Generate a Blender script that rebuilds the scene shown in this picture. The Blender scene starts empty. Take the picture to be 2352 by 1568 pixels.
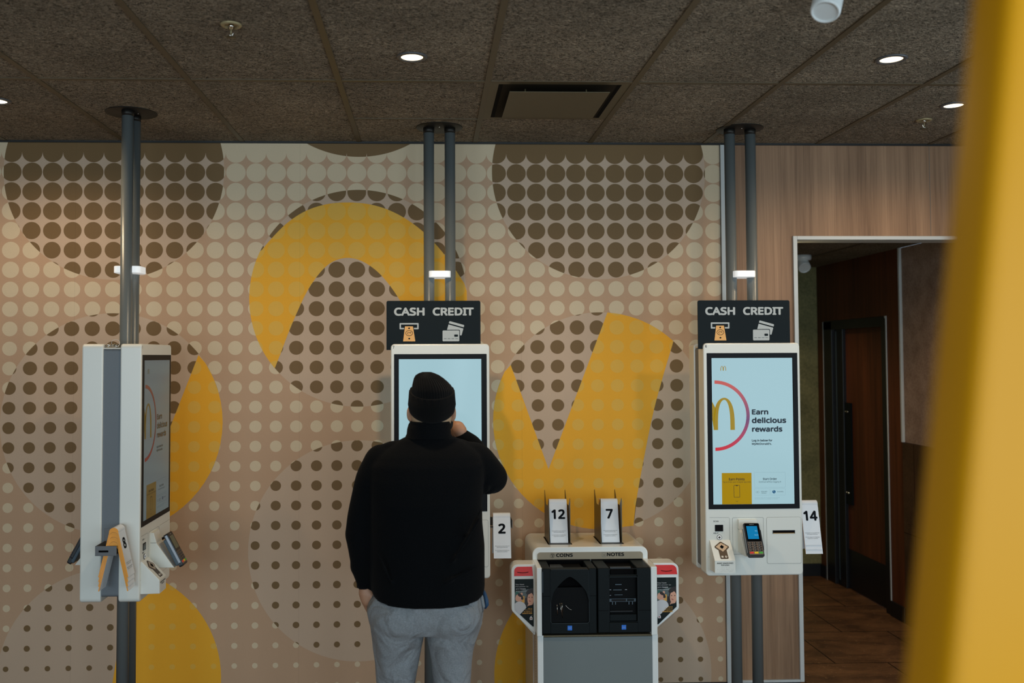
import bpy, bmesh, math, random, os
from mathutils import Vector, Matrix, Quaternion
from math import sin, cos, pi, radians, sqrt, atan2
random.seed(7)
SC = bpy.context.scene
COL = SC.collection

# ------------------------------------------------------------------ camera
F_PX, CX, CY = 2146.26, 1060.8, 738.63
YAW, PITCH, ROLL = .0337, .0367, -.0035
CAMZ = 1.77
def cam_axes():
    c, s = cos(YAW), sin(YAW); cp, sp = cos(PITCH), sin(PITCH)
    w = Vector((s*cp, c*cp, sp)); r = Vector((c, -s, 0)); u = r.cross(w)
    a, b = cos(ROLL), sin(ROLL)
    return a*r+b*u, -b*r+a*u, w
RX, UX, WX = cam_axes()
def PY(x, y, Y):
    d = (x-CX)/F_PX*RX-(y-CY)/F_PX*UX+WX
    t = Y/d.y
    return Vector((d.x*t, Y, CAMZ+d.z*t))
cd = bpy.data.cameras.new('camera'); cam = bpy.data.objects.new('camera', cd); COL.objects.link(cam)
cam.matrix_world = Matrix(((RX.x, UX.x, -WX.x, 0), (RX.y, UX.y, -WX.y, 0), (RX.z, UX.z, -WX.z, CAMZ), (0, 0, 0, 1)))
cd.sensor_width = 36; cd.lens = F_PX/2352*36
cd.shift_x = (1176-CX)/2352; cd.shift_y = -(784-CY)/2352
cd.clip_start = .05
cd.dof.use_dof = True; cd.dof.focus_distance = 4.25; cd.dof.aperture_fstop = cd.lens/1000/.015
SC.camera = cam
SC.view_settings.view_transform = 'Standard'; SC.view_settings.look = 'None'
SC.view_settings.exposure = 0; SC.view_settings.gamma = 1; SC.view_settings.use_curve_mapping = False

# ------------------------------------------------------------------ materials
def lin(c):
    return tuple((v/255/12.92 if v/255 <= .04045 else ((v/255+.055)/1.055)**2.4) for v in c)
def nodes(m):
    m.use_nodes = True
    return m.node_tree.nodes, m.node_tree.links, m.node_tree.nodes['Principled BSDF']
def mat(name, rgb, rough=.5, metal=0, spec=.5, emit=None, es=1, noise=0, nscale=200, bump=0, sheen=0, coat=0, alpha=1):
    m = bpy.data.materials.new(name); N, L, P = nodes(m)
    col = lin(rgb)
    P.inputs['Base Color'].default_value = (*col, 1); P.inputs['Roughness'].default_value = rough
    P.inputs['Metallic'].default_value = metal; P.inputs['Specular IOR Level'].default_value = spec
    if sheen: P.inputs['Sheen Weight'].default_value = sheen
    if coat: P.inputs['Coat Weight'].default_value = coat
    if emit:
        P.inputs['Emission Color'].default_value = (*lin(emit), 1); P.inputs['Emission Strength'].default_value = es
    if noise or bump:
        tc = N.new('ShaderNodeTexCoord'); nz = N.new('ShaderNodeTexNoise')
        nz.inputs['Scale'].default_value = nscale; nz.inputs['Detail'].default_value = 3
        L.new(tc.outputs['Object'], nz.inputs['Vector'])
        if noise:
            mx = N.new('ShaderNodeMix'); mx.data_type = 'RGBA'
            mx.inputs[6].default_value = (*[v*(1-noise) for v in col], 1); mx.inputs[7].default_value = (*[min(1, v*(1+noise)) for v in col], 1)
            L.new(nz.outputs['Fac'], mx.inputs[0]); L.new(mx.outputs[2], P.inputs['Base Color'])
        if bump:
            b = N.new('ShaderNodeBump'); b.inputs['Strength'].default_value = 1; b.inputs['Distance'].default_value = bump
            L.new(nz.outputs['Fac'], b.inputs['Height']); L.new(b.outputs[0], P.inputs['Normal'])
    return m
class X:
    """tiny node-maths helper"""
    T = None
    def __init__(s, k): s.k = k
    @staticmethod
    def op(o, *a):
        n = X.T.nodes.new('ShaderNodeMath'); n.operation = o
        for i, v in enumerate(a):
            if isinstance(v, X): X.T.links.new(v.k, n.inputs[i])
            else: n.inputs[i].default_value = v
        return X(n.outputs[0])
    def __add__(s, o): return X.op('ADD', s, o)
    __radd__ = __add__
    def __sub__(s, o): return X.op('SUBTRACT', s, o)
    def __rsub__(s, o): return X.op('SUBTRACT', o, s)
    def __mul__(s, o): return X.op('MULTIPLY', s, o)
    __rmul__ = __mul__
    def __truediv__(s, o): return X.op('DIVIDE', s, o)
    def __lt__(s, o): return X.op('LESS_THAN', s, o)
    def __gt__(s, o): return X.op('GREATER_THAN', s, o)
def rnd(a): return X.op('FLOOR', a+.5)
def mixc(f, a, b):
    n = X.T.nodes.new('ShaderNodeMix'); n.data_type = 'RGBA'
    if isinstance(f, X): X.T.links.new(f.k, n.inputs[0])
    else: n.inputs[0].default_value = f
    for i, v in ((6, a), (7, b)):
        if isinstance(v, X): X.T.links.new(v.k, n.inputs[i])
        else: n.inputs[i].default_value = (*v, 1)
    return X(n.outputs[2])
def pos():
    g = X.T.nodes.new('ShaderNodeNewGeometry'); s = X.T.nodes.new('ShaderNodeSeparateXYZ')
    X.T.links.new(g.outputs['Position'], s.inputs[0])
    return X(s.outputs[0]), X(s.outputs[1]), X(s.outputs[2])
def noise(vec, scale, detail=2, rough=.5, dist=0):
    n = X.T.nodes.new('ShaderNodeTexNoise'); n.inputs['Scale'].default_value = scale
    n.inputs['Detail'].default_value = detail; n.inputs['Roughness'].default_value = rough; n.inputs['Distortion'].default_value = dist
    X.T.links.new(vec.k, n.inputs['Vector']); return X(n.outputs['Fac'])
def vec(x, y, z):
    n = X.T.nodes.new('ShaderNodeCombineXYZ')
    for i, v in enumerate((x, y, z)):
        if isinstance(v, X): X.T.links.new(v.k, n.inputs[i])
        else: n.inputs[i].default_value = v
    return X(n.outputs[0])
def bump(P, h, d):
    b = X.T.nodes.new('ShaderNodeBump'); b.inputs['Distance'].default_value = d
    X.T.links.new(h.k, b.inputs['Height']); X.T.links.new(b.outputs[0], P.inputs['Normal'])
def smat(name, rough=.5, spec=.5):
    m = bpy.data.materials.new(name); N, L, P = nodes(m); X.T = m.node_tree
    P.inputs['Roughness'].default_value = rough; P.inputs['Specular IOR Level'].default_value = spec
    return m, P
def setc(P, c): X.T.links.new(c.k, P.inputs['Base Color'])

def dots():
    x, y, z = pos()
    r = (2.734-z)/.102; ir = rnd(r)
    u = (x+2.172-.0002*ir)/.1051
    fu = u-rnd(u); fr = r-ir
    rad = .482-.0139*ir
    d = ((fu*fu+fr*fr) < rad*rad)
    return X.op('MAXIMUM', d, r < -1.0)
def bigs():
    x, y, z = pos()
    def lat(ox, oz):
        dx = x-ox; dx = dx-2.54*rnd(dx/2.54); dz = z-oz; dz = dz-1.3105*rnd(dz/1.3105)
        return (dx*dx+dz*dz) < .568*.568
    return X.op('MAXIMUM', lat(-1.645, 1.43), lat(-.375, .766))
def wall_tone(c):
    x, y, z = pos()
    n = noise(vec(x*3, y, z*1.2), 1.6, 3)
    g = noise(vec(x, y, z), 220, 2)
    # paper seams
    s = x+2.172-.33; s = s-1.16*rnd(s/1.16); seam = X.op('ABSOLUTE', s) < .0012
    f = .93+n*.1+g*.06-seam*.12
    n_ = X.T.nodes.new('ShaderNodeVectorMath'); n_.operation = 'SCALE'
    X.T.links.new(c.k, n_.inputs[0]); X.T.links.new(f.k, n_.inputs['Scale'])
    return X(n_.outputs[0])
M = {}
def build_wallpaper():
    m, P = smat('printed_wallpaper', .62, .25)
    d, b = dots(), bigs()
    bg = mixc(b, (.49, .325, .205), (.52, .39, .28))
    dc = mixc(b, (.62, .51, .345), (.175, .108, .045))
    setc(P, wall_tone(mixc(d, bg, dc))); M['paper'] = m
    m, P = smat('printed_yellow', .6, .25)
    setc(P, wall_tone(mixc(dots(), (.80, .40, .025), (.73, .43, .065)))); M['paper_yellow'] = m
build_wallpaper()
def wood(name, c1, c2, axis='x', rough=.5, sc=1):
    m, P = smat(name, rough, .3)
    x, y, z = pos(); h = x if axis == 'x' else y
    a = noise(vec(h*26*sc, 0, z*.9), 1, 6, .6, .3); g = noise(vec(h*160*sc, 0, z*2.4), 1, 3, .6)
    k = noise(vec(h*5*sc, 3, z*.25), 1, 2)
    t = a*.55+g*.35+k*.5
    t = X.op('SMOOTH_MIN', X.op('MAXIMUM', (t-.48)*2.6, 0.0), 1.0, .1)
    setc(P, mixc(t, lin(c1), lin(c2))); bump(P, g, .0004)
    return m
M['wood'] = wood('oak_laminate', (106, 79, 58), (168, 134, 104))
M['wood_dark'] = wood('dark_wood', (58, 28, 13), (112, 60, 31), 'y', .45)
def build_ceiling():
    m, P = smat('wood_wool', .95, .1)
    x, y, z = pos()
    wv = noise(vec(x, y, 0), 14, 2)
    acc = None
    for i, (sx, sy, ang) in enumerate(((30, 105, .35), (32, 115, -.6), (30, 110, 1.0), (34, 120, -1.3), (36, 110, 0.0))):
        c, s = cos(ang), sin(ang)
        n = noise(vec((x*c+y*s)*sx+i*7, (y*c-x*s)*sy, wv*3+i*3), 1, 1.5, .45, .9)
        l = X.op('ABSOLUTE', n-.5)*16
        l = 1.0-X.op('MINIMUM', l, 1.0)
        acc = l if acc is None else X.op('MAXIMUM', acc, l*(1.0-.1*i))
    big = noise(vec(x, y, 5), 2.2, 3)
    hue = noise(vec(x, y, 9), 6, 3)
    t = X.op('MINIMUM', acc*(.45+big*.9), 1.0)
    c = mixc(t, (.035, .028, .018), mixc(hue, (.56, .47, .34), (.64, .51, .36)))
    setc(P, c); bump(P, acc, .004); M['ceiling'] = m
build_ceiling()
def build_floor():
    m, P = smat('brown_floor_tile', .42, .4)
    x, y, z = pos()
    r = (y-5.36)/.6; ir = X.op('FLOOR', r)
    odd = ir-2*X.op('FLOOR', ir/2)
    u = (x-2.92+.295*odd)/.6
    fu = X.op('ABSOLUTE', u-rnd(u)); fr = X.op('ABSOLUTE', r-rnd(r))
    g = X.op('MAXIMUM', fu < .0065, fr < .0065)
    n1 = noise(vec(x*1.6, y*3, 0), 2.0, 7, .7, .5); n2 = noise(vec(x, y, 0), 45, 3)
    t = X.op('MINIMUM', X.op('MAXIMUM', (n1-.38)*2.8, 0.0), 1.0)
    c = mixc(t, lin((84, 60, 40)), lin((146, 106, 70)))
    c = mixc(X.op('GREATER_THAN', n2, .66)*.35, c, lin((190, 150, 110)))
    setc(P, mixc(g, c, lin((26, 18, 12)))); bump(P, n2*.3-g, .002); M['floor'] = m
build_floor()
def mottled(name, c1, c2, sc, rough=.7):
    m, P = smat(name, rough, .3); x, y, z = pos()
    n = noise(vec(x, y, z), sc, 6, .65); n2 = noise(vec(x, y, z), sc*12, 2)
    setc(P, mixc(X.op('MINIMUM', X.op('MAXIMUM', (n*.6+n2*.4-.35)*3, 0.0), 1.0), lin(c1), lin(c2)))
    return m
M['olive'] = mottled('olive_wall_tile', (104, 104, 70), (150, 146, 100), 5)
M['taupe'] = mottled('taupe_wallcover', (128, 104, 88), (172, 148, 130), 9)
M['dark_tile'] = mottled('dark_brown_wall_tile', (52, 34, 22), (90, 62, 42), 5, .35)
M['plain'] = mat('plain_warm_wall', (150, 130, 112), .8, noise=.05, nscale=8)
M['white'] = mat('white_housing', (222, 226, 219), .32, spec=.5, noise=.015, nscale=3)
M['white2'] = mat('white_gloss', (222, 228, 226), .2, spec=.5)
M['edge_white'] = mat('white_plastic', (214, 210, 198), .4)
M['core'] = mat('grey_kiosk_core', (104, 112, 118), .55, noise=.12, nscale=350)
M['pole'] = mat('grey_painted_steel', (106, 113, 113), .34, metal=.15, noise=.05, nscale=300)
M['plate'] = mat('dark_steel_plate', (40, 38, 34), .45, metal=.6)
M['bracket'] = mat('grey_bracket', (96, 98, 100), .45, metal=.4, noise=.05, nscale=300)
M['brass'] = mat('dull_brass', (168, 154, 116), .4, metal=.3)
M['edge_dk'] = mat('dark_edge', (38, 46, 50), .5, spec=.2)
M['brown_bracket'] = mat('bronze_bracket', (98, 88, 66), .4, metal=.6)
M['alu'] = mat('satin_aluminium', (196, 200, 198), .4, metal=.1)
M['trim_dark'] = mat('dark_edge_trim', (34, 36, 36), .5)
M['grid'] = mat('bronze_grid', (86, 74, 52), .5, noise=.05, nscale=60)
M['vent_shade'] = mat('vent_recess_shade', (42, 36, 26), .8, spec=.1)  # painted shade of the vent recess, which is modelled flat
M['vent'] = mat('bronze_vent', (92, 82, 58), .5, noise=.06, nscale=50)
M['black'] = mat('black_plastic', (15, 22, 24), .5, spec=.12, noise=.1, nscale=400)
M['black_gl'] = mat('black_glass', (5, 6, 8), .15, spec=.25)
M['scoop'] = mat('dark_scoop', (9, 11, 12), .5, spec=.08)
M['void'] = mat('deep_black', (4, 4, 5), .8, spec=.1)
M['bezel'] = mat('screen_bezel', (18, 21, 24), .45, spec=.12)
M['base'] = mat('black_baseboard', (12, 14, 18), .45)
M['doorblack'] = mat('black_door_frame', (14, 15, 19), .4)
M['sign'] = mat('black_sign_face', (22, 31, 35), .55, spec=.1, noise=.06, nscale=200)
M['sign_txt'] = mat('sign_grey_lettering', (176, 184, 184), .5)
M['sign_gold'] = mat('sign_gold', (228, 172, 96), .5)
M['ink'] = mat('dark_ink', (12, 17, 22), .7, spec=.1)
M['line'] = mat('fine_seam', (96, 100, 98), .6)
M['card'] = mat('white_card', (216, 222, 226), .25, spec=.5)
M['card_in'] = mat('orange_card_core', (240, 160, 52), .5)
M['beige'] = mat('beige_header', (142, 132, 110), .45, noise=.03, nscale=200)
M['grey_panel'] = mat('grey_front_panel', (108, 118, 118), .55, noise=.05, nscale=400)
M['red'] = mat('red_panel', (214, 22, 22), .18, coat=.6)
M['blue'] = mat('blue_badge', (36, 110, 206), .4)
M['chrome'] = mat('chrome', (210, 205, 195), .12, metal=1)
M['clear'] = mat('clear_wire', (210, 210, 205), .15, spec=.8)
M['kp_brown'] = mat('brown_keypad', (66, 50, 35), .45)
M['kp_face'] = mat('silver_keypad', (176, 160, 140), .4, metal=.3)
M['term'] = mat('terminal_black', (34, 38, 42), .35)
M['term_grey'] = mat('terminal_slate', (60, 78, 90), .45)
M['term_silver'] = mat('terminal_silver', (150, 156, 164), .35, metal=.5)
M['term_key'] = mat('terminal_key', (38, 32, 28), .4)
M['term_pad'] = mat('terminal_pad', (128, 108, 92), .45)
M['k_red'] = mat('red_key', (226, 60, 44), .4); M['k_yel'] = mat('yellow_key', (236, 196, 20), .4); M['k_grn'] = mat('green_key', (70, 170, 60), .4)
def em(name, rgb, s=1, rough=.12): return mat(name, (6, 8, 10), rough, spec=.22, emit=rgb, es=s)
M['d_bg'] = em('display_pale_blue', (158, 193, 202)); M['d_ink'] = em('display_ink', (14, 30, 42)); M['d_yel'] = em('display_yellow', (160, 128, 8))
M['d_gold'] = em('display_gold', (152, 126, 20)); M['d_line'] = em('display_line', (122, 152, 162)); M['d_blue'] = em('display_navy', (22, 80, 120))
M['d_dim'] = em('display_soft', (190, 218, 224)); M['d_grey'] = em('display_grey', (110, 120, 90))
M['t_blue'] = em('terminal_display', (14, 118, 168)); M['t_txt'] = em('terminal_text', (120, 180, 215))
M['t_off'] = mat('terminal_display_dark', (92, 98, 78), .3)
def build_ring():
    m, P = smat('display_ring', .12)
    N = X.T.nodes; tc = N.new('ShaderNodeTexCoord'); s = N.new('ShaderNodeSeparateXYZ'); X.T.links.new(tc.outputs['Object'], s.inputs[0])
    z = X(s.outputs[2]); t = X.op('ABSOLUTE', (z-1.46)/.17); t = X.op('MINIMUM', t, 1.0)
    up = z > 1.46
    c = mixc(t, lin((96, 36, 92)), mixc(up, lin((206, 32, 34)), lin((184, 72, 62))))
    P.inputs['Base Color'].default_value = (.003, .003, .003, 1)
    X.T.links.new(c.k, P.inputs['Emission Color']); P.inputs['Emission Strength'].default_value = 1
    M['d_ring'] = m
build_ring()
M['lamp'] = mat('lit_downlight', (255, 240, 210), .4, emit=(255, 232, 190), es=4)
M['status'] = mat('status_light', (236, 240, 240), .4, emit=(235, 240, 242), es=.42)
M['knob_lit'] = mat('lit_button_ring', (240, 244, 244), .4, emit=(235, 240, 240), es=.5)
M['skin'] = mat('skin', (176, 132, 104), .55, noise=.08, nscale=60)
M['hair_buzz'] = mat('buzz_cut', (176, 150, 120), .9, noise=.2, nscale=500)
M['beard'] = mat('black_beard', (20, 18, 17), .9, bump=.002, nscale=500)
M['fleece'] = mat('black_fleece', (9, 11, 13), .95, spec=.08, noise=.35, nscale=260, bump=.002, sheen=.02)
def knit(name, rgb):
    return mat(name, rgb, .95, spec=.08, noise=.5, nscale=600, bump=.0015, sheen=.06)
M['knit_edge_lit'] = mat('knit_edge_lit', (38, 36, 34), .95, spec=.05)  # lighter tone paints in the shading line on the cuff's top edge
M['knit'] = knit('black_knit', (14, 14, 14))
def build_sweat():
    m, P = smat('heather_grey_fleece', .95, .1)
    N = X.T.nodes; tc = N.new('ShaderNodeTexCoord'); o = X(tc.outputs['Object'])
    a = noise(o, 900, 2, .7); b = noise(o, 6, 3, .5, 1.0); s = noise(o, 260, 2)
    setc(P, mixc(X.op('MINIMUM', X.op('MAXIMUM', (a*.7+s*.3-.32)*3, 0.0), 1.0), lin((98, 103, 106)), lin((158, 163, 166))))
    bump(P, b*1.0+a*.012, .085); P.inputs['Sheen Weight'].default_value = .1; M['sweat'] = m
build_sweat()
M['shoe'] = mat('white_trainer', (200, 200, 200), .6)
M['arch'] = mat('yellow_enamel', (206, 144, 4), .42, spec=.22)
M['photo_dk'] = mat('poster_dark', (20, 30, 30), .4, spec=.15); M['photo_gr'] = mat('poster_grey', (82, 96, 96), .3)
M['photo_skin'] = mat('poster_skin', (206, 156, 132), .3); M['photo_hair'] = mat('poster_hair', (30, 20, 18), .3)
M['photo_white'] = mat('poster_white', (196, 198, 200), .3); M['photo_gold'] = mat('poster_gold', (214, 160, 72), .3); M['photo_green'] = mat('poster_green', (36, 96, 84), .3)
M['lip'] = mat('poster_lip', (150, 60, 60), .3)
M['pocket_blue'] = mat('blue_strap', (30, 70, 104), .6)

# ------------------------------------------------------------------ mesh builder
FONT = None
try:
    FONT = bpy.data.fonts.load(os.path.join(bpy.utils.system_resource('DATAFILES'), 'fonts', 'NotoSansHebrew-Regular.woff2'))
except Exception: FONT = None
class MB:
    def __init__(s): s.bm = bmesh.new(); s.mats = []
    def mi(s, m):
        if isinstance(m, str): m = M[m]
        if m not in s.mats: s.mats.append(m)
        return s.mats.index(m)
    def add(s, t, m, mx=None, smooth=False):
        i = s.mi(m)
        if mx is not None: bmesh.ops.transform(t, matrix=mx, verts=t.verts)
        vm = {v: s.bm.verts.new(v.co) for v in t.verts}
        for f in t.faces:
            try: g = s.bm.faces.new([vm[v] for v in f.verts])
            except ValueError: continue
            g.material_index = i; g.smooth = smooth or f.smooth
        t.free()
    def box(s, x0, x1, y0, y1, z0, z1, m, bev=0, seg=2, mx=None, smooth=False):
        t = bmesh.new(); bmesh.ops.create_cube(t, size=1)
        for v in t.verts: v.co = Vector(((x0+x1)/2+v.co.x*(x1-x0), (y0+y1)/2+v.co.y*(y1-y0), (z0+z1)/2+v.co.z*(z1-z0)))
        if bev: bmesh.ops.bevel(t, geom=list(t.edges), offset=bev, segments=seg, profile=.5, affect='EDGES')
        s.add(t, m, mx, smooth)
    def prism(s, pts, axis, a, b, m, mx=None, bev=0, smooth=False):
        """pts 2D polygon; axis 'y': pts=(x,z) extruded y a..b; 'x': pts=(y,z); 'z': pts=(x,y)"""
        t = bmesh.new()
        def P(p, d): return {'y': (p[0], d, p[1]), 'x': (d, p[0], p[1]), 'z': (p[0], p[1], d)}[axis]
        va = [t.verts.new(P(p, a)) for p in pts]; vb = [t.verts.new(P(p, b)) for p in pts]
        n = len(pts); f1 = t.faces.new(va); f2 = t.faces.new(vb[::-1])
        for i in range(n): t.faces.new((va[i], vb[i], vb[(i+1) % n], va[(i+1) % n])).smooth = smooth
        bmesh.ops.recalc_face_normals(t, faces=t.faces)
        if bev:
            caps = [e for f in (f1, f2) for e in f.edges]
            bmesh.ops.bevel(t, geom=caps, offset=bev, segments=2, profile=.5, affect='EDGES')
        s.add(t, m, mx)
    def flat(s, pts, m, mx=None):
        t = bmesh.new(); t.faces.new([t.verts.new(p) for p in pts]); s.add(t, m, mx)
    def cyl(s, p0, p1, r, m, r1=None, n=32, caps=True, mx=None):
        p0, p1 = Vector(p0), Vector(p1); r1 = r if r1 is None else r1
        t = bmesh.new(); q = (p1-p0).to_track_quat('Z', 'Y')
        a = [t.verts.new(p0+q@Vector((r*cos(2*pi*i/n), r*sin(2*pi*i/n), 0))) for i in range(n)]
        b = [t.verts.new(p1+q@Vector((r1*cos(2*pi*i/n), r1*sin(2*pi*i/n), 0))) for i in range(n)]
        for i in range(n): t.faces.new((a[i], a[(i+1) % n], b[(i+1) % n], b[i])).smooth = True
        if caps: t.faces.new(a[::-1]); t.faces.new(b)
        s.add(t, m, mx)
    def tube(s, path, r, m, n=12, mx=None, closed=False):
        path = [Vector(p) for p in path]; R = r if isinstance(r, (list, tuple)) else [r]*len(path)
        t = bmesh.new(); rings = []; q = None; k = len(path)
        for i, p in enumerate(path):
            if closed: d = path[(i+1) % k]-path[i-1]
            else: d = path[min(i+1, k-1)]-path[max(i-1, 0)]
            d.normalize()
            if q is None: q = d.to_track_quat('Z', 'Y'); pd = d
            else: q = pd.rotation_difference(d) @ q; pd = d
            rings.append([t.verts.new(p+q@Vector((R[i]*cos(2*pi*j/n), R[i]*sin(2*pi*j/n), 0))) for j in range(n)])
        for i in range(k if closed else k-1):
            A, B = rings[i], rings[(i+1) % k]
            for j in range(n): t.faces.new((A[j], A[(j+1) % n], B[(j+1) % n], B[j])).smooth = True
        if not closed: t.faces.new(rings[0][::-1]); t.faces.new(rings[-1])
        s.add(t, m, mx)
    def lathe(s, prof, m, c=(0, 0, 0), n=40, mx=None, axis=None):
        t = bmesh.new(); rings = [[t.verts.new((r*cos(2*pi*j/n), r*sin(2*pi*j/n), z)) for j in range(n)] for r, z in prof]
        for A, B in zip(rings, rings[1:]):
            for j in range(n): t.faces.new((A[j], A[(j+1) % n], B[(j+1) % n], B[j])).smooth = True
        for R, (r, z) in ((rings[0], prof[0]), (rings[-1], prof[-1])):
            if r > 1e-5: t.faces.new(R)
        bmesh.ops.remove_doubles(t, verts=t.verts, dist=1e-6); bmesh.ops.recalc_face_normals(t, faces=t.faces)
        X_ = Matrix.Translation(c) @ (axis.to_matrix().to_4x4() if axis else Matrix())
        s.add(t, m, (mx @ X_) if mx is not None else X_)
    def loft(s, rings, m, caps=True, smooth=True, mx=None):
        t = bmesh.new(); R = [[t.verts.new(p) for p in r] for r in rings]; n = len(rings[0])
        for A, B in zip(R, R[1:]):
            for j in range(n): t.faces.new((A[j], A[(j+1) % n], B[(j+1) % n], B[j])).smooth = smooth
        if caps: t.faces.new(R[0][::-1]); t.faces.new(R[-1])
        bmesh.ops.recalc_face_normals(t, faces=t.faces); s.add(t, m, mx)
    def ball(s, c, r, m, sc=(1, 1, 1), rot=None, seg=24, mx=None):
        t = bmesh.new(); bmesh.ops.create_uvsphere(t, u_segments=seg, v_segments=seg//2, radius=r)
        X_ = Matrix.Translation(c) @ (rot.to_matrix().to_4x4() if rot else Matrix()) @ Matrix.Diagonal((*sc, 1))
        for f in t.faces: f.smooth = True
        s.add(t, m, (mx @ X_) if mx is not None else X_)
    def text(s, body, x0, x1, z0, z1, m, mx, off=.0, d=0.0):
        """text fitted in box x0..x1 (local x) and z0..z1 (local up); mx maps (x,z,depth)->3D"""
        c = bpy.data.curves.new('t', 'FONT'); c.body = body; c.size = 1
        if FONT: c.font = FONT
        c.resolution_u = 3; c.space_line = .95
        o = bpy.data.objects.new('t', c); COL.objects.link(o)
        dg = bpy.context.evaluated_depsgraph_get(); me = bpy.data.meshes.new_from_object(o.evaluated_get(dg))
        bpy.data.objects.remove(o); bpy.data.curves.remove(c)
        t = bmesh.new(); t.from_mesh(me); bpy.data.meshes.remove(me)
        if not t.verts: t.free(); return
        xs = [v.co.x for v in t.verts]; ys = [v.co.y for v in t.verts]
        ax, bx, ay, by = min(xs), max(xs), min(ys), max(ys)
        for v in t.verts:
            v.co = Vector((x0+(v.co.x-ax)/(bx-ax)*(x1-x0), z0+(v.co.y-ay)/(by-ay)*(z1-z0), d))
        e = off*1.35*(z1-z0)
        sh = [(0, 0)]+([(e*cos(a), e*sin(a)) for a in [i*pi/3 for i in range(6)]] if off > .012 else [])
        if off > .012:
            k = 1-2*e/(z1-z0); k2 = 1-2*e/(x1-x0)
            for v in t.verts: v.co.x = (x0+x1)/2+(v.co.x-(x0+x1)/2)*k2; v.co.y = (z0+z1)/2+(v.co.y-(z0+z1)/2)*k
        for i, (a, b) in enumerate(sh):
            c2 = t.copy()
            for v in c2.verts: v.co += Vector((a, b, i*.00002))
            bmesh.ops.transform(c2, matrix=mx, verts=c2.verts)
            s.add(c2, m)
        t.free()
    def obj(s, name, parent=None, **kw):
        me = bpy.data.meshes.new(name); s.bm.to_mesh(me); s.bm.free()
        for m in s.mats: me.materials.append(m)
        o = bpy.data.objects.new(name, me); COL.objects.link(o)
        if parent: o.parent = parent
        for k, v in kw.items(): o[k] = v
        return o
def front(y, ox=0, oz=0):
    """frame facing -Y: local (x, up, depth-toward-viewer)"""
    return Matrix(((1, 0, 0, ox), (0, 0, -1, y), (0, 1, 0, oz), (0, 0, 0, 1)))
def rrect(x0, x1, z0, z1, r, n=5):
    if isinstance(r, (int, float)): r = (r, r, r, r)   # bl br tr tl
    out = []
    for (cx, cz, a0, rr) in ((x0, z0, pi, r[0]), (x1, z0, 1.5*pi, r[1]), (x1, z1, 0, r[2]), (x0, z1, .5*pi, r[3])):
        if rr <= 0: out.append((cx, cz)); continue
        ccx = cx+rr if cx == x0 else cx-rr; ccz = cz+rr if cz == z0 else cz-rr
        for i in range(n+1):
            a = a0+i/n*pi/2; out.append((ccx+rr*cos(a), ccz+rr*sin(a)))
    return out
def ring2(x0, x1, z0, z1, r, w):
    return rrect(x0, x1, z0, z1, r), rrect(x0+w, x1-w, z0+w, z1-w, max(r-w, .0003))
def frame_flat(mb, x0, x1, z0, z1, r, w, m, mx, d=0):
    a, b = ring2(x0, x1, z0, z1, r, w); n = len(a)
    for i in range(n):
        j = (i+1) % n
        mb.flat([(a[i][0], a[i][1], d), (a[j][0], a[j][1], d), (b[j][0], b[j][1], d), (b[i][0], b[i][1], d)], m, mx)
def poly_flat(mb, pts, m, mx, d=0): mb.flat([(p[0], p[1], d) for p in pts], m, mx)
def circ(cx, cz, r, n=28, rz=None): return [(cx+r*cos(2*pi*i/n), cz+(rz or r)*sin(2*pi*i/n)) for i in range(n)]
def stroke(mb, pts, w, m, mx, d=0):
    """2D polyline stroke, w number or list"""
    k = len(pts); L, R = [], []
    for i, p in enumerate(pts):
        a = pts[max(i-1, 0)]; b = pts[min(i+1, k-1)]
        dx, dz = b[0]-a[0], b[1]-a[1]; l = sqrt(dx*dx+dz*dz) or 1; ww = (w[i] if isinstance(w, list) else w)/2
        L.append((p[0]-dz/l*ww, p[1]+dx/l*ww)); R.append((p[0]+dz/l*ww, p[1]-dx/l*ww))
    for i in range(k-1):
        mb.flat([(*L[i], d), (*L[i+1], d), (*R[i+1], d), (*R[i], d)], m, mx)
def empty(name, loc, rz=0, **kw):
    o = bpy.data.objects.new(name, None); COL.objects.link(o); o.location = loc; o.rotation_euler = (0, 0, rz); o.empty_display_size = .1
    for k, v in kw.items(): o[k] = v
    return o
def copy_tree(o, parent=None):
    c = o.copy(); COL.objects.link(c)
    if parent: c.parent = parent
    for ch in list(o.children): copy_tree(ch, c)
    return c
def remesh(o, vs, it=6, fac=.5):
    a = o.modifiers.new('r', 'REMESH'); a.mode = 'VOXEL'; a.voxel_size = vs; a.use_smooth_shade = True
    b = o.modifiers.new('s', 'SMOOTH'); b.iterations = it; b.factor = fac
    dg = bpy.context.evaluated_depsgraph_get(); me = bpy.data.meshes.new_from_object(o.evaluated_get(dg), depsgraph=dg)
    old = o.data; o.modifiers.clear(); mats = list(old.materials); o.data = me; me.name = old.name; bpy.data.meshes.remove(old)
    me.materials.clear()
    for m in mats: me.materials.append(m)
    me.polygons.foreach_set('use_smooth', [True]*len(me.polygons))
    return o
S = 'structure'
W, H = 4.898, 2.898

# ------------------------------------------------------------------ setting
mb = MB()
mb.box(-4.2, 1.556, W, W+.12, 0, H, 'paper')
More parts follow.
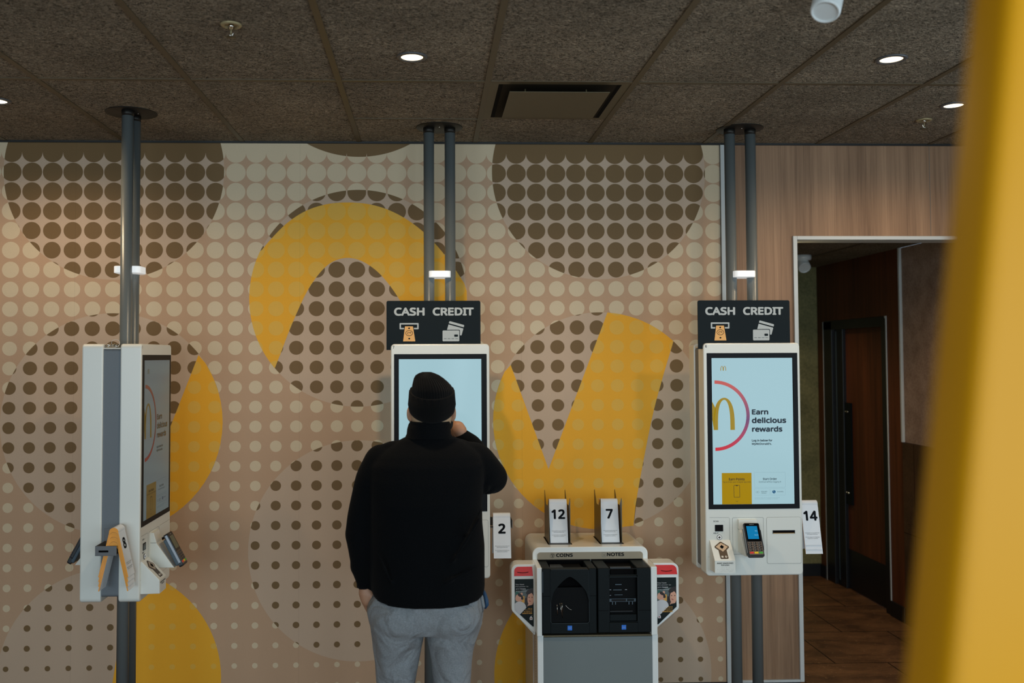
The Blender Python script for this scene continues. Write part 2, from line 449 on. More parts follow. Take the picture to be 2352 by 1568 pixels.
# printed yellow shapes laid on the paper
Rb = .568
def arcp(cx, cz, a0, a1, n=24, r=Rb): return [(cx+r*cos(a0+(a1-a0)*i/n), cz+r*sin(a0+(a1-a0)*i/n)) for i in range(n+1)]
def wp(x, y): p = PY(x, y, W); return (p.x, p.z)
def angc(p, c): return atan2(p[1]-c[1], p[0]-c[0])
def decal(pts): 
    t = bmesh.new(); vs = [t.verts.new((p[0], W-.0006, p[1])) for p in pts]; f = t.faces.new(vs)
    bmesh.ops.triangulate(t, faces=[f]); mb.add(t, 'paper_yellow')
def spl(pts, n=6):
    out = []
    P_ = [pts[0]]+list(pts)+[pts[-1]]
    for i in range(1, len(P_)-2):
        a, b, c, d = P_[i-1:i+3]
        for k in range(n):
            t = k/n
            out.append(tuple(.5*((2*b[j])+(-a[j]+c[j])*t+(2*a[j]-5*b[j]+4*c[j]-d[j])*t*t+(-a[j]+3*b[j]-3*c[j]+d[j])*t**3) for j in (0, 1)))
    return out+[pts[-1]]
C4 = (-.3755, 2.076); C5 = (-1.645, 1.43); C6 = (.895, 1.43); C8 = (-1.645, .12); C9 = (.895, .12)
tip = wp(634, 843); tl = wp(599, 577)
outer = spl([wp(*q) for q in ((599, 577), (625, 546), (662, 510), (705, 483), (755, 468), (810, 465), (862, 472), (912, 491), (960, 522), (1000, 560), (1037, 606), (1066, 650))])
a0, a1 = angc(tip, C4), angc(tl, C4)
if a1 > a0: a1 -= 2*pi
b0 = angc(wp(1066, 650), C4); b1 = b0-.9
inner = spl([wp(*q) for q in ((1000, 845), (975, 800), (950, 745), (925, 700), (895, 655), (865, 622), (830, 599), (797, 592), (764, 601), (735, 626), (706, 668), (682, 718), (661, 768), (646, 808))])
decal(arcp(*C4, a0, a1)+outer[1:]+arcp(*C4, b0, b1, 12)[1:]+inner+[tip] [:0])
# right V in the middle circle
vt, vb_, t1, t2, b2 = wp(1173, 838), wp(1260, 1077), wp(1395, 718), wp(1547, 783), wp(1455, 1207)
aa = angc(b2, C6); ab = angc(vt, C6)
if ab > 0: ab -= 2*pi
decal([vt]+[vb_]+arcp(*C6, angc(t1, C6), angc(t2, C6), 10)+spl([wp(1547, 783), wp(1520, 874), wp(1496, 967), wp(1464, 1134), b2], 4)[1:]+arcp(*C6, aa, ab, 30)[1:-1])
# left leaf
v0 = wp(456, 815); decal([v0]+arcp(*C5, angc(v0, C5), -1.25, 20)[1:]+[wp(310, 1187)])
# lower left and lower mid
q0, q1 = wp(258, 1568), wp(300, 1318)
decal([(q0[0]-.02, q0[1]-.13), q1]+arcp(*C8, angc(q1, C8), 0-.2, 22)[1:]+[(-1.15, -.0+.02), (-1.5, .02)])
decal(arcp(*C9, pi-.78, pi+.17, 16)+[(.75, .02), (.85, .5)])
o = mb.obj('wall_back', kind=S)
mb = MB()   # oak panelled wall with the hallway opening
mb.box(1.5705, 1.931, W, W+.1, .075, H, 'wood'); mb.box(1.931, 3.6, W, W+.1, 2.40, H, 'wood'); mb.box(3.02, 3.6, W, W+.1, .075, 2.4, 'wood')
mb.box(1.556, 1.931, W+.02, W+.12, 0, .08, 'base')
mb.box(2.68, 2.682, W-.0006, W, 2.4, H, 'line')
mb.box(3.042, 3.6, W, W+.1, 0, .076, 'base'); mb.box(3.02, 3.15, W+.1, W+.12, 0, 2.4, 'taupe'); mb.obj('wall_right', kind=S)
mb = MB(); mb.box(1.5445, 1.571, W-.012, W+.05, .062, H-.002, 'alu', .002); mb.box(1.542, 1.5445, W-.002, W+.01, .06, H, 'trim_dark'); mb.obj('trim_1', kind=S)
mb = MB(); mb.box(1.929, 1.951, W-.012, W+.13, .062, 2.402, 'alu', .002); mb.box(1.951, 3.04, W-.012, W+.13, 2.382, 2.402, 'alu', .002); mb.box(3.02, 3.042, W-.012, W+.13, .062, 2.382, 'alu', .002); mb.obj('trim_2', kind=S)
mb = MB(); mb.box(1.571, 1.929, W-.012, W+.05, .062, .0745, 'alu', .001); mb.obj('trim_3', kind=S)
mb = MB(); mb.box(-4.2, 3.6, W-.012, W, H-.010, H, 'trim_dark'); mb.box(-4.2, 3.6, W-.0135, W-.012, H-.006, H-.0045, 'plate'); mb.obj('trim_4', kind=S)
mb = MB(); mb.box(-4.2, 1.93, W-.010, W, 0, .066, 'base', .002); mb.obj('baseboard_back', kind=S)
mb = MB(); mb.box(-4.3, 3.7, -3.2, W+.12, -.1, 0, 'floor'); mb.box(1.9, 3.7, W+.12, 7.8, -.1, 0, 'floor'); mb.obj('floor', kind=S)
mb = MB(); mb.box(-4.3, 3.7, -3.2, W+.12, H, H+.08, 'ceiling'); mb.obj('ceiling', kind=S)
# other walls of the room, behind and beside the camera, with window openings
mb = MB(); mb.box(-4.3, -4.2, -3.2, W+.12, 0, H, 'plain'); mb.obj('wall_left', kind=S)
mb = MB()
for a, b in ((-3.2, -2.6), (1.6, 1.8), (3.4, W)): mb.box(3.6, 3.7, a, b, 0, H, 'plain')
mb.box(3.6, 3.7, -2.6, 3.4, 0, .7, 'plain'); mb.box(3.6, 3.7, -2.6, 3.4, 2.6, H, 'plain'); mb.obj('wall_side', kind=S)
mb = MB(); mb.box(-4.3, 3.7, -3.2, -3.1, 0, .5, 'plain'); mb.box(-4.3, 3.7, -3.2, -3.1, 2.65, H, 'plain')
for a, b in ((-4.3, -4.0), (-.55, .32), (3.4, 3.7)): mb.box(a, b, -3.2, -3.1, .5, 2.65, 'plain')
mb.obj('wall_front', kind=S)
# ceiling grid bars
SX = [.2382+.61*j for j in range(-8, 7)]; YC = 3.7995
mb = MB()
for x in SX: mb.box(x-.012, x+.012, -3.1, W-.014, H-.0035, H, 'grid')
for y in (YC, YC-1.22, YC-2.44, YC-3.66, YC-4.88): mb.box(-4.2, 3.6, y-.012, y+.012, H-.003, H, 'grid')
mb.box(SX[8-0]-.61+.012, SX[8]-.012, YC+.61-.009, YC+.61+.009, H-.003, H, 'grid')
mb.obj('trim_5', kind=S)

# hallway beyond the opening
HX, HY, HZ = 3.13, 7.46, 2.48
mb = MB(); mb.box(1.9, HX, W+.12, HY+.1, HZ, HZ+.05, 'ceiling'); mb.obj('ceiling_hall', kind=S)
mb = MB()
for x in (2.15, 2.76): mb.box(x-.012, x+.012, W+.13, HY, HZ-.003, HZ, 'grid')
for y in (5.8,): mb.box(1.9, HX, y-.012, y+.012, HZ-.003, HZ, 'grid')
mb.obj('trim_6', kind=S)
mb = MB(); mb.box(1.85, HX+.1, HY, HY+.1, 0, HZ, 'olive'); mb.obj('wall_hall_back', kind=S)
mb = MB(); mb.box(1.84, 1.95, W+.12, HY, 0, HZ, 'olive'); mb.obj('wall_hall_left', kind=S)
mb = MB()
mb.box(HX, HX+.1, 6.118, 6.31, 0, HZ, 'wood_dark'); mb.box(HX, HX+.1, 7.345, HY, 0, HZ, 'wood_dark'); mb.box(HX, HX+.1, 6.31, 7.345, 2.036, HZ, 'wood_dark')
mb.box(HX+.004, HX+.1, W+.1, 6.104, 1.19, HZ, 'taupe'); mb.box(HX-.012, HX+.1, W+.1, 6.104, 0, 1.187, 'dark_tile')
for y in (5.52, 5.96): mb.box(HX-.0125, HX-.0115, y-.0015, y+.0015, 0, 1.187, 'void')
for z in (.6,): mb.box(HX-.0125, HX-.0115, W+.1, 6.104, z-.0015, z+.0015, 'void')
mb.obj('wall_hall_right', kind=S)
mb = MB(); mb.box(HX-.012, HX+.03, 6.1, 6.122, 1.19, HZ, 'alu', .002); mb.obj('trim_7', kind=S)
mb = MB(); mb.box(1.95, HX, HY-.012, HY, 0, .1, 'base', .002); mb.box(HX-.012, HX, 7.345, HY-.012, 0, .1, 'base', .002); mb.box(HX-.014, HX, 6.118, 6.31, 0, .102, 'base', .002); mb.obj('baseboard_hall', kind=S)
d1 = MB()
d1.box(HX+.045, HX+.09, 6.38, 7.05, .005, 1.97, 'wood_dark')
door = d1.obj('door_1', kind=S)
d1 = MB()
d1.box(HX-.004, HX+.1, 6.31, 6.34, 0, 2.036, 'alu', .001); d1.box(HX-.005, HX+.1, 6.322, 6.385, 0, 2.02, 'doorblack', .003)
d1.box(HX-.004, HX+.1, 6.33, 7.34, 1.965, 2.036, 'doorblack', .003); d1.box(HX-.004, HX+.1, 7.19, 7.345, 0, 2.03, 'doorblack', .003)
d1.box(HX+.02, HX+.1, 7.05, 7.2, 0, 1.98, 'doorblack', .003); d1.box(HX+.002, HX+.004, 7.12, 7.135, .05, 1.95, 'term_grey')
d1.box(HX-.006, HX-.002, 7.338, 7.346, 0, 2.03, 'alu')
d1.obj('door_frame', door)
d1 = MB(); d1.box(HX+.04, HX+.046, 6.385, 7.05, .01, .3, 'base'); d1.obj('kick_plate', door)
d1 = MB(); d1.box(HX+.03, HX+.046, 6.955, 7.05, .64, 1.405, 'black'); d1.obj('lock_guard', door)
for z in (.73, 1.34):
    d1 = MB()
    d1.cyl((HX+.03, 6.98, z), (HX+.012, 6.98, z), .007, 'chrome', n=12); d1.cyl((HX+.03, 7.02, z), (HX+.016, 7.02, z), .006, 'chrome', n=12); d1.obj('door_bolt', door)

# ------------------------------------------------------------------ ceiling fittings
def downlight(x, y, z, label, power=10, energy=True):
    t = empty('downlight', (x, y, z), label=label, category='ceiling light', group='round recessed downlights')
    m = MB(); m.lathe([(.058, 0), (.058, -.003), (.054, -.006), (.043, -.006), (.041, -.001), (.041, 0)], 'bracket'); m.obj('trim_ring', t)
    m = MB(); m.lathe([(.041, -.002), (.030, -.0015), (.018, -.003), (.0, -.004)], 'lamp'); m.obj('lamp', t)
    if energy:
        l = bpy.data.lights.new('downlight_beam', 'SPOT'); l.energy = power; l.spot_size = radians(165); l.spot_blend = .6; l.color = (1, .72, .45); l.shadow_soft_size = .04
        lo = bpy.data.objects.new('downlight_beam', l); COL.objects.link(lo); lo.location = (x, y, z-.02)
LP = 44
downlight(-.067, 3.487, H, 'lit round downlight in the ceiling above the man in the black beanie', LP)
downlight(1.761, 3.471, H, 'lit round downlight in the ceiling before the oak wall, nearest the white camera', LP*.6)
downlight(2.37, 4.115, H, 'lit round downlight half hidden by the yellow post, near a sprinkler', LP*.5)
downlight(-1.90, 4.132, H, 'lit round downlight cut by the left edge of the photo', LP*.6)
downlight(2.055, 5.1, HZ, 'small lit downlight in the dark hallway ceiling beside the opening frame', 16)
l = bpy.data.lights.new('hall_fill_beam', 'SPOT'); l.energy = 16; l.spot_size = radians(120); l.spot_blend = .9; l.color = (1, .74, .5); l.shadow_soft_size = .04  # added spot without a fitting, brightens the far hallway
lo = bpy.data.objects.new('hall_fill_beam', l); COL.objects.link(lo); lo.location = (2.5, 6.9, HZ-.03)
def sprinkler(x, y, z, label):
    t = empty('fire_sprinkler', (x, y, z), label=label, category='sprinkler', group='ceiling sprinklers')
    m = MB(); m.lathe([(.036, 0), (.036, -.003), (.032, -.007), (.024, -.007), (.022, -.001)], 'brass'); m.lathe([(.022, -.0008), (0, -.0008)], 'void'); m.obj('cover_ring', t)
    m = MB(); m.cyl((0, 0, 0), (0, 0, -.012), .009, 'chrome', n=16)
    for s_ in (-1, 1): m.tube([(s_*.008, 0, -.01), (s_*.009, 0, -.022), (s_*.004, 0, -.036), (0, 0, -.042)], .0025, 'chrome', 8)
    m.cyl((0, 0, -.012), (0, 0, -.034), .002, 'brass', n=8); m.obj('frame_arms', t)
    m = MB(); m.lathe([(0, -.043), (.016, -.044), (.016, -.0455), (0, -.046)], 'brown_bracket', n=20)
    for k in range(10):
        a = 2*pi*k/10; m.box(.012, .02, -.002, .002, -.0455, -.044, 'brown_bracket', mx=Matrix.Rotation(a, 4, 'Z'))
    m.obj('deflector', t)
sprinkler(-.674, 3.159, H, 'small brass fire sprinkler in the ceiling left of the middle downlight')
sprinkler(2.376, 4.38, H, 'small dark fire sprinkler in the ceiling above the oak wall')
sprinkler(2.65, 5.43, HZ, 'small dim fire sprinkler in the dark hallway ceiling')
# square air diffuser
x0, x1 = SX[7]-0+.0, SX[8]+.0
x0, x1 = .2382+.012, .8482-.012
dv = empty('air_diffuser', ((x0+x1)/2, YC+.305, H), label='dark bronze square ceiling air vent with a flat hanging centre plate', category='air vent')
cx0 = (x0+x1)/2; hw = (x1-x0)/2; yn, yf = -.305+.012, .305-.009
m = MB()
ins = .036
outer_ = [(-hw, yn), (hw, yn), (hw, yf), (-hw, yf)]; inner_ = [(-hw+ins, yn+.02), (hw-ins, yn+.02), (hw-ins, yf-.03), (-hw+ins, yf-.03)]
for i in range(4):
    j = (i+1) % 4
    m.flat([(*outer_[i], -.001), (*outer_[j], -.001), (*inner_[j], -.0015), (*inner_[i], -.0015)], 'vent')
for i in range(4):
    j = (i+1) % 4
    m.flat([(*inner_[i], -.0015), (*inner_[j], -.0015), (inner_[j][0]*.9, inner_[j][1], -.0005), (inner_[i][0]*.9, inner_[i][1], -.0005)], 'void')
m.flat([(*p, -.0008) for p in inner_], 'vent_shade'); m.obj('diffuser_frame', dv)  # flat dark sheet stands in for shade inside the recess
m = MB(); m.box(-.212, .209, -.266, .150, -.032, -.029, 'vent', .001); m.obj('centre_plate', dv)
for sx in (-.14, .12):
    m = MB(); m.cyl((sx, -.2, -.029), (sx, -.2, 0), .003, 'vent', n=8); m.obj('hanger', dv)
# white security camera at the top edge, and hallway one
def turret(loc, rz, sc, label, direction):
    t = empty('security_camera', loc, rz, label=label, category='security camera')
    t.scale = (sc,)*3
    m = MB(); m.lathe([(.055, 0), (.055, -.02), (.05, -.03), (.03, -.034), (0, -.034)], 'white2'); m.obj('mounting_base', t)
    q = Vector(direction).to_track_quat('Z', 'Y'); c = Vector((0, 0, -.045))
    m = MB(); m.lathe([(0, -.03), (.028, -.028), (.036, -.015), (.038, 0), (.038, .055), (.035, .06), (.031, .06), (.03, .056)], 'white2', c, axis=q); m.obj('camera_body', t)
    m = MB(); m.lathe([(.031, .054), (.022, .056), (.012, .054), (0, .056)], 'black_gl', c, axis=q); m.obj('lens', t)
    return t
turret((1.20, 2.735, H), 0, 1.15, 'white ceiling security camera cut by the top edge of the photo', (-.35, -.4, -.85))
turret((2.66, 6.58, HZ), 0, 1.15, 'white dome security camera in the dark hallway beside the opening frame', (-.05, -.75, -.65))

# ------------------------------------------------------------------ order kiosks (local: origin on floor between the poles, viewer side -Y)
FY = -.127
def arch_m(mb, cx, z0, w, h, mt, mx, d, th=1.0):
    """a plain two-humped letter mark drawn with tapering strokes"""
    for s_ in (-1, 1):
        pts = []; ws = []
        for i in range(25):
            t = i/24; a = pi*(1-t)
            px = cx+s_*w/4+cos(a)*w/4*.9*(1 if True else 0); pz = z0+h*(max(0, sin(a)))**.72
            pts.append((px, pz)); ws.append(w*(.075+.05*abs(cos(a)))*th)
        stroke(mb, pts, ws, mt, mx, d)
GRAZING_DIM = {}  # weaker-glow material copies imitate a display fading at a grazing view
def grazing_dimmed(k):
    if k not in GRAZING_DIM:
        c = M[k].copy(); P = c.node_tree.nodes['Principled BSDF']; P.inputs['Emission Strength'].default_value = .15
        P.inputs['Roughness'].default_value = .22; P.inputs['Specular IOR Level'].default_value = .6; GRAZING_DIM[k] = c
    return GRAZING_DIM[k]
def display(parent, kind):
    m = MB(); y = FY-.0025; mx = front(y)
    poly_flat(m, rrect(-.1962, .1955, 1.058, 1.756, .001), 'd_bg', mx)
    d = .0004; I = 'd_ink'
    if kind in ('rewards', 'dim'):
        # ring cut by the left edge of the display
        cx, cz, r0, r1 = -.1835, 1.4805, .1525, .1685
        a = [i/60*2*pi for i in range(61)]
        for i in range(60):
            q = [(cx+r1*cos(a[i]), cz+r1*sin(a[i])), (cx+r1*cos(a[i+1]), cz+r1*sin(a[i+1])), (cx+r0*cos(a[i+1]), cz+r0*sin(a[i+1])), (cx+r0*cos(a[i]), cz+r0*sin(a[i]))]
            if min(p[0] for p in q) > -.196: poly_flat(m, q, 'd_ring', mx, d)
        # tall arch and the right part of its neighbour
        def half(cx_, wl, wr, zb, top, tin, thick):
            L = [(cx_-wl, zb)]; pts = []
            for i in range(21):
                a_ = pi*(1-i/20); pts.append((cx_+cos(a_)*(wl if cos(a_) < 0 else wr), zb+(top-zb)*max(0, sin(a_))**.6))
            pin = []
            for i in range(21):
                a_ = pi*(1-i/20); pin.append((cx_+cos(a_)*((wl if cos(a_) < 0 else wr)-thick), zb+(tin-zb)*max(0, sin(a_))**.6))
            return pts, pin
        po, pi_ = half(-.1372, .0535, .0495, 1.412, 1.566, 1.556, .0215)
        for i in range(20): poly_flat(m, [po[i], po[i+1], pi_[i+1], pi_[i]], 'd_gold', mx, d)
        poly_flat(m, [(-.1962, 1.548), (-.178, 1.512), (-.1902, 1.4198), (-.1962, 1.46)], 'd_gold', mx, d)
        m.text('Earn', -.0045, .0755, 1.484, 1.510, I, mx, .052, d)
        m.text('delicious', -.0053, .162, 1.443, 1.4717, I, mx, .05, d)
        m.text('rewards', -.0051, .1428, 1.4018, 1.4294, I, mx, .05, d)
        m.text('Log in below for', -.006, .0932, 1.3525, 1.3669, I, mx, .03, d)
        m.text("MyMcDonald's.", -.006, .0894, 1.3370, 1.3505, I, mx, .03, d)
        arch_m(m, -.140, 1.6955, .0255, .0215, 'd_gold', mx, d)
        m.text('STUMPTOWN FRANK', -.193, -.158, 1.746, 1.749, I, mx, 0, d) if False else None
        m.box(0, 0, 0, 0, 0, 0, 'd_bg') if False else None
        poly_flat(m, rrect(-.1543, -.0107, 1.0582, 1.2071, .0005), 'd_yel', mx, d)
        d2 = d+.0003
        m.text('Earn Points', -.1204, -.0442, 1.1712, 1.1836, I, mx, .02, d2)
        m.text('Tap to Enter your 4-digital app code', -.150, -.0147, 1.1585, 1.168, I, mx, 0, d2)
        frame_flat(m, -.0972, -.068, 1.0904, 1.149, .003, .0016, I, mx, d2); poly_flat(m, rrect(-.087, -.078, 1.145, 1.149, .0005), I, mx, d2)
        stroke(m, [(-.0881, 1.0743), (-.0828, 1.0695), (-.0775, 1.0743)], .0012, I, mx, d2)
        frame_flat(m, .0034, .1526, 1.137, 1.2086, .001, .0006, 'd_line', mx, d)
        m.text('Start Order', .044, .1117, 1.172, 1.1831, I, mx, .02, d2)
        m.text('Continue without logging in', .0242, .1319, 1.158, 1.1677, I, mx, 0, d2)
        frame_flat(m, .0026, .0751, 1.0999, 1.1316, .001, .0005, 'd_line', mx, d); frame_flat(m, .0805, .152, 1.0999, 1.1316, .001, .0005, 'd_line', mx, d)
        m.text('Languages', .034, .064, 1.1145, 1.121, I, mx, .01, d2); m.text('/ Idiomas /', .034, .062, 1.108, 1.1135, I, mx, 0, d2)
        frame_flat(m, .010, .0165, 1.111, 1.119, .0005, .0005, I, mx, d2); frame_flat(m, .0175, .0245, 1.111, 1.119, .0005, .0005, I, mx, d2)
        poly_flat(m, circ(.0969, 1.116, .0078), 'd_blue', mx, d2); stroke(m, [(.096, 1.121), (.0962, 1.115), (.1, 1.1125)], .001, 'd_dim', mx, d2+.0002); poly_flat(m, circ(.0958, 1.1215, .001, 10), 'd_dim', mx, d2+.0002)
        m.text('Accessibility', .1125, .143, 1.1125, 1.1195, I, mx, 0, d2)
        m.text('Customers may use the general ordering kiosk', .0031, .125, 1.0855, 1.0898, 'd_line', mx, 0, d2)
        m.text('Accommodations are available on request', .0031, .1144, 1.080, 1.0843, 'd_line', mx, 0, d2)
    else:
        frame_flat(m, .052, .078, 1.415, 1.448, .001, .0005, 'd_line', mx, d)
        frame_flat(m, .052, .067, 1.462, 1.49, .001, .0005, 'd_line', mx, d)
    if kind == 'dim': m.mats = [grazing_dimmed([k for k in M if M[k] == q][0]) for q in m.mats]
    return m.obj('display_screen', parent, label='lit pale blue touch display')
def terminal(parent, lit=True, name='card_terminal'):
    """card terminal tilted out on its white mount; local kiosk coordinates"""
    top = Vector((-.0395, FY-.072, .982)); bot = Vector((-.0395, FY-.147, .840))
    up = (top-bot).normalized(); rt = Vector((1, 0, 0)); nrm = up.cross(rt)*-1
    if nrm.y > 0: nrm = -nrm
    L = (top-bot).length
    fr = Matrix(((rt.x, up.x, nrm.x, bot.x), (rt.y, up.y, nrm.y, bot.y), (rt.z, up.z, nrm.z, bot.z), (0, 0, 0, 1)))  # (x, up, out)
    m = MB()
    t = bmesh.new(); m2 = MB()
    # lower body
    m.prism(rrect(-.0375, .0375, 0, L, .008), 'z', -.020, -.002, 'term', mx=fr, bev=.002)
    m.prism(rrect(-.036, .036, .002, L-.002, .008), 'z', -.004, 0, 'term', mx=fr, bev=.001)
    m.prism(rrect(-.0385, .0385, .012, L-.02, .006), 'z', -.030, -.014, 'term_grey', mx=fr, bev=.003)
    m.prism([(-.0388, .02), (-.0388, L-.006), (-.0378, L-.006), (-.0378, .02)], 'z', -.014, -.004, 'term_silver', mx=fr)
    m.prism([(.0378, .03), (.0378, L-.03), (.0415, L-.034), (.0415, .034)], 'z', -.016, -.006, 'term', mx=fr, bev=.001)
    tb = m.obj(name, parent, label='dark card payment terminal with a keypad')
    m = MB()
    m.prism(rrect(-.033, .033, .072, L-.003, .004), 'z', -.0015, .0006, 'black_gl', mx=fr)
    m.text('Verifone', -.0105, .0105, L-.0105, L-.0065, 'sign_txt', fr, .01, .0009)
    m.obj('display_panel', tb)
    m = MB(); poly_flat(m, rrect(-.027, .024, .083, L-.016, .0005), 't_blue' if lit else 't_off', fr, .0010)
    if lit:
        m.text('We', .010, .022, .118, .1245, 't_txt', fr, .01, .0013); m.text('McD', .006, .0235, .0985, .105, 't_txt', fr, .01, .0013)
    m.obj('terminal_display', tb, label='bright blue display' if lit else 'dull dark display')
    m = MB(); m.prism(rrect(-.033, .033, .010, .070, .003), 'z', -.0015, .0003, 'term_pad', mx=fr); m.obj('keypad_plate', tb)
    for r in range(5):
        for c in range(3):
            x = -.0215+c*.0215; z = .0185+(4-r)*.0113
            mt = 'term_key' if r < 4 else ('k_red', 'k_yel', 'k_grn')[c]
            m = MB(); m.prism(rrect(x-.009, x+.009, z-.0044, z+.0044, .0018, 3), 'z', 0, .0022, mt, mx=fr, bev=.0006)
            if r < 4: m.text(['123', '456', '789', '*0#'][r][c], x-.006, x-.001, z-.0022, z+.0022, 'sign_txt', fr, 0, .0024)
            if mt.startswith('k_'): m.obj('key', tb, label={'k_red': 'red key', 'k_yel': 'yellow key', 'k_grn': 'green key'}[mt])
            else: m.obj('key', tb)
    # white mount
    m = MB()
    prof = [(FY+.002, .988), (FY-.014, .986), (FY-.026, .944), (FY-.026, .941), (FY-.100, .838), (FY-.105, .832), (FY+.002, .832)]
    m.prism([(a, b) for a, b in prof], 'x', -.080, .008, 'white', bev=.0015)
    m.box(-.0803, -.0795, FY-.0255, FY, .941, .9425, 'line')
    m.obj('terminal_mount', parent)
    return tb
def headphone(parent):
    m = MB()
    prof = [(FY+.002, .889), (FY-.004, .889), (FY-.081, .809), (FY-.081, .752), (FY+.002, .750)]
    m.prism(prof, 'x', -.2175, -.1185, 'white', bev=.002)
    m.text('INSERT HEADPHONES', -.207, -.130, .7935, .8005, 'ink', front(FY-.0815), .02); m.text('FOR AUDIO', -.188, -.149, .7850, .7915, 'ink', front(FY-.0815), .02)
    rr = random.Random(3)
    for k in range(3):
        for c in range((7, 13, 11)[k]):
            x = -.168+(c-(7, 13, 11)[k]/2+.5)*.0062
            for a in (0, 1):
                for b in (0, 1, 2):
                    if rr.random() < .42:
                        poly_flat(m, circ(x+a*.0018, .7785-k*.0085-b*.0019, .00055, 6), 'line', front(FY-.0815))
    hp = m.obj('headphone_box', parent)
    a = Vector((0, FY-.0045, .889)); b = Vector((0, FY-.081, .809)); up = (a-b).normalized(); n = Vector((0, up.z, -up.y)); n = n if n.y < 0 else -n
    fr = Matrix(((1, up.x, n.x, -.168), (0, up.y, n.y, b.y), (0, up.z, n.z, b.z), (0, 0, 0, 1)))
    m = MB()
    pts = [(-.003, .101), (.003, .101), (.033, .077), (.034, .070), (.019, .056), (.019, .013), (.016, .009), (-.016, .009), (-.019, .013), (-.019, .056), (-.034, .070), (-.033, .077)]
    m.prism(pts, 'z', 0, .0016, 'kp_brown', mx=fr); 
    m.prism([(0, .095), (.029, .073), (0, .047), (-.029, .073)], 'z', .0016, .0024, 'kp_face', mx=fr)
    m.prism([(p[0]*.9, .0725+p[1]) for p in ((0, .0105), (.0105, 0), (0, -.0105), (-.0105, 0))], 'z', .0024, .0042, 'void', mx=fr)
    for p in ((-.015, .084), (.015, .084), (-.024, .0725), (.015, .060), (-.015, .060), (0, .0505)): poly_flat(m, circ(p[0], p[1], .0012, 8), 'white', fr, .0026)
    m.prism(rrect(-.0135, -.004, .015, .0245, .001), 'z', .0016, .0024, 'edge_white', mx=fr); m.prism(circ(.0085, .0197, .0052, 18), 'z', .0016, .0024, 'edge_white', mx=fr)
    m.prism(circ(.0085, .0197, .002, 10), 'z', .0024, .003, 'ink', mx=fr)
    m.obj('navigation_keypad', hp, label='brown diamond shaped navigation keypad')
def marks(m, number):
    mx = front(FY-.0004)
    frame_flat(m, -.1055, .0455, .82, .9950, .007, .0011, 'line', mx)
    stroke(m, [(-.215, .9962), (-.124, .9955), (-.1186, .9915), (-.1186, .83)], .001, 'line', mx)
    poly_flat(m, circ(-.2205, .81, .0012, 8), 'ink', mx)
    m.text(number, -.2252, -.2176 if number != '1' else -.2215, 1.8065, 1.8195, 'ink', mx, .02)
    m.text('SCAN', -.1975, -.1722, .9745, .9812, 'ink', mx, .02); m.text('HELP', -.1975, -.1735, .918, .9250, 'ink', mx, .02)
    rr = random.Random(5)
    for z in (.9793, .9232):
        for c in range(5):
            for a in (0, 1):
                for b in (0, 1, 2):
                    if rr.random() < .45: poly_flat(m, circ(-.168+c*.0056+a*.0019, z-b*.002, .0005, 6), 'line', mx)
def housing(parent, kind, number):
    """one white shell with its display; rear = same at the back, turned round by the caller"""
    m = MB()
    m.prism(rrect(-.2345, .2345, .7195, 1.828, .018, 6), 'y', FY, FY+.09, 'white', bev=.006)
    marks(m, number)
    h = m.obj('screen_housing', parent)
    m = MB(); m.prism(rrect(-.219, .2215, 1.035, 1.780, .002), 'y', FY-.0018, FY+.004, 'bezel', bev=.0005)
    b = m.obj('display_bezel', h)
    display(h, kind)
    return h
def panel_front(h, number, text=True):
    mx = front(FY-.0004)
    m = MB(); m.prism(rrect(.0600, .2255, .7752, .9942, .008), 'y', FY-.0012, FY+.002, 'white', bev=.0006); 
    frame_flat(m, .0590, .2265, .7742, .9952, .009, .0012, 'line', mx)
    m.prism(rrect(.0872, .1968, .9163, .9331, .001), 'y', FY-.002, FY-.001, 'bracket'); m.prism(rrect(.0895, .1945, .9185, .9315, .0005), 'y', FY-.0024, FY-.0015, 'void')
    m.box(.091, .193, FY-.0026, FY-.002, .9180, .9200, 'photo_gold')
    m.obj('receipt_door', h)
    m = MB(); m.prism(rrect(-.19, -.1505, .9299, .961, .002), 'y', FY-.002, FY+.001, 'bezel', bev=.0004); m.prism(rrect(-.187, -.1535, .933, .958, .001), 'y', FY-.0024, FY-.001, 'black_gl'); m.obj('scanner_window', h)
    m = MB(); m.lathe([(.0118, 0), (.0118, .003), (.010, .004), (.0098, .0032)], 'bracket', (-.1697, FY, .9021), axis=Vector((0, -1, 0)).to_track_quat('Z', 'Y'))
    m.lathe([(.0098, .0034), (.0060, .0036)], 'knob_lit', (-.1697, FY, .9021), axis=Vector((0, -1, 0)).to_track_quat('Z', 'Y')); m.lathe([(.006, .0038), (0, .0042)], 'bracket', (-.1697, FY, .9021), axis=Vector((0, -1, 0)).to_track_quat('Z', 'Y'))
    m.obj('help_button', h)
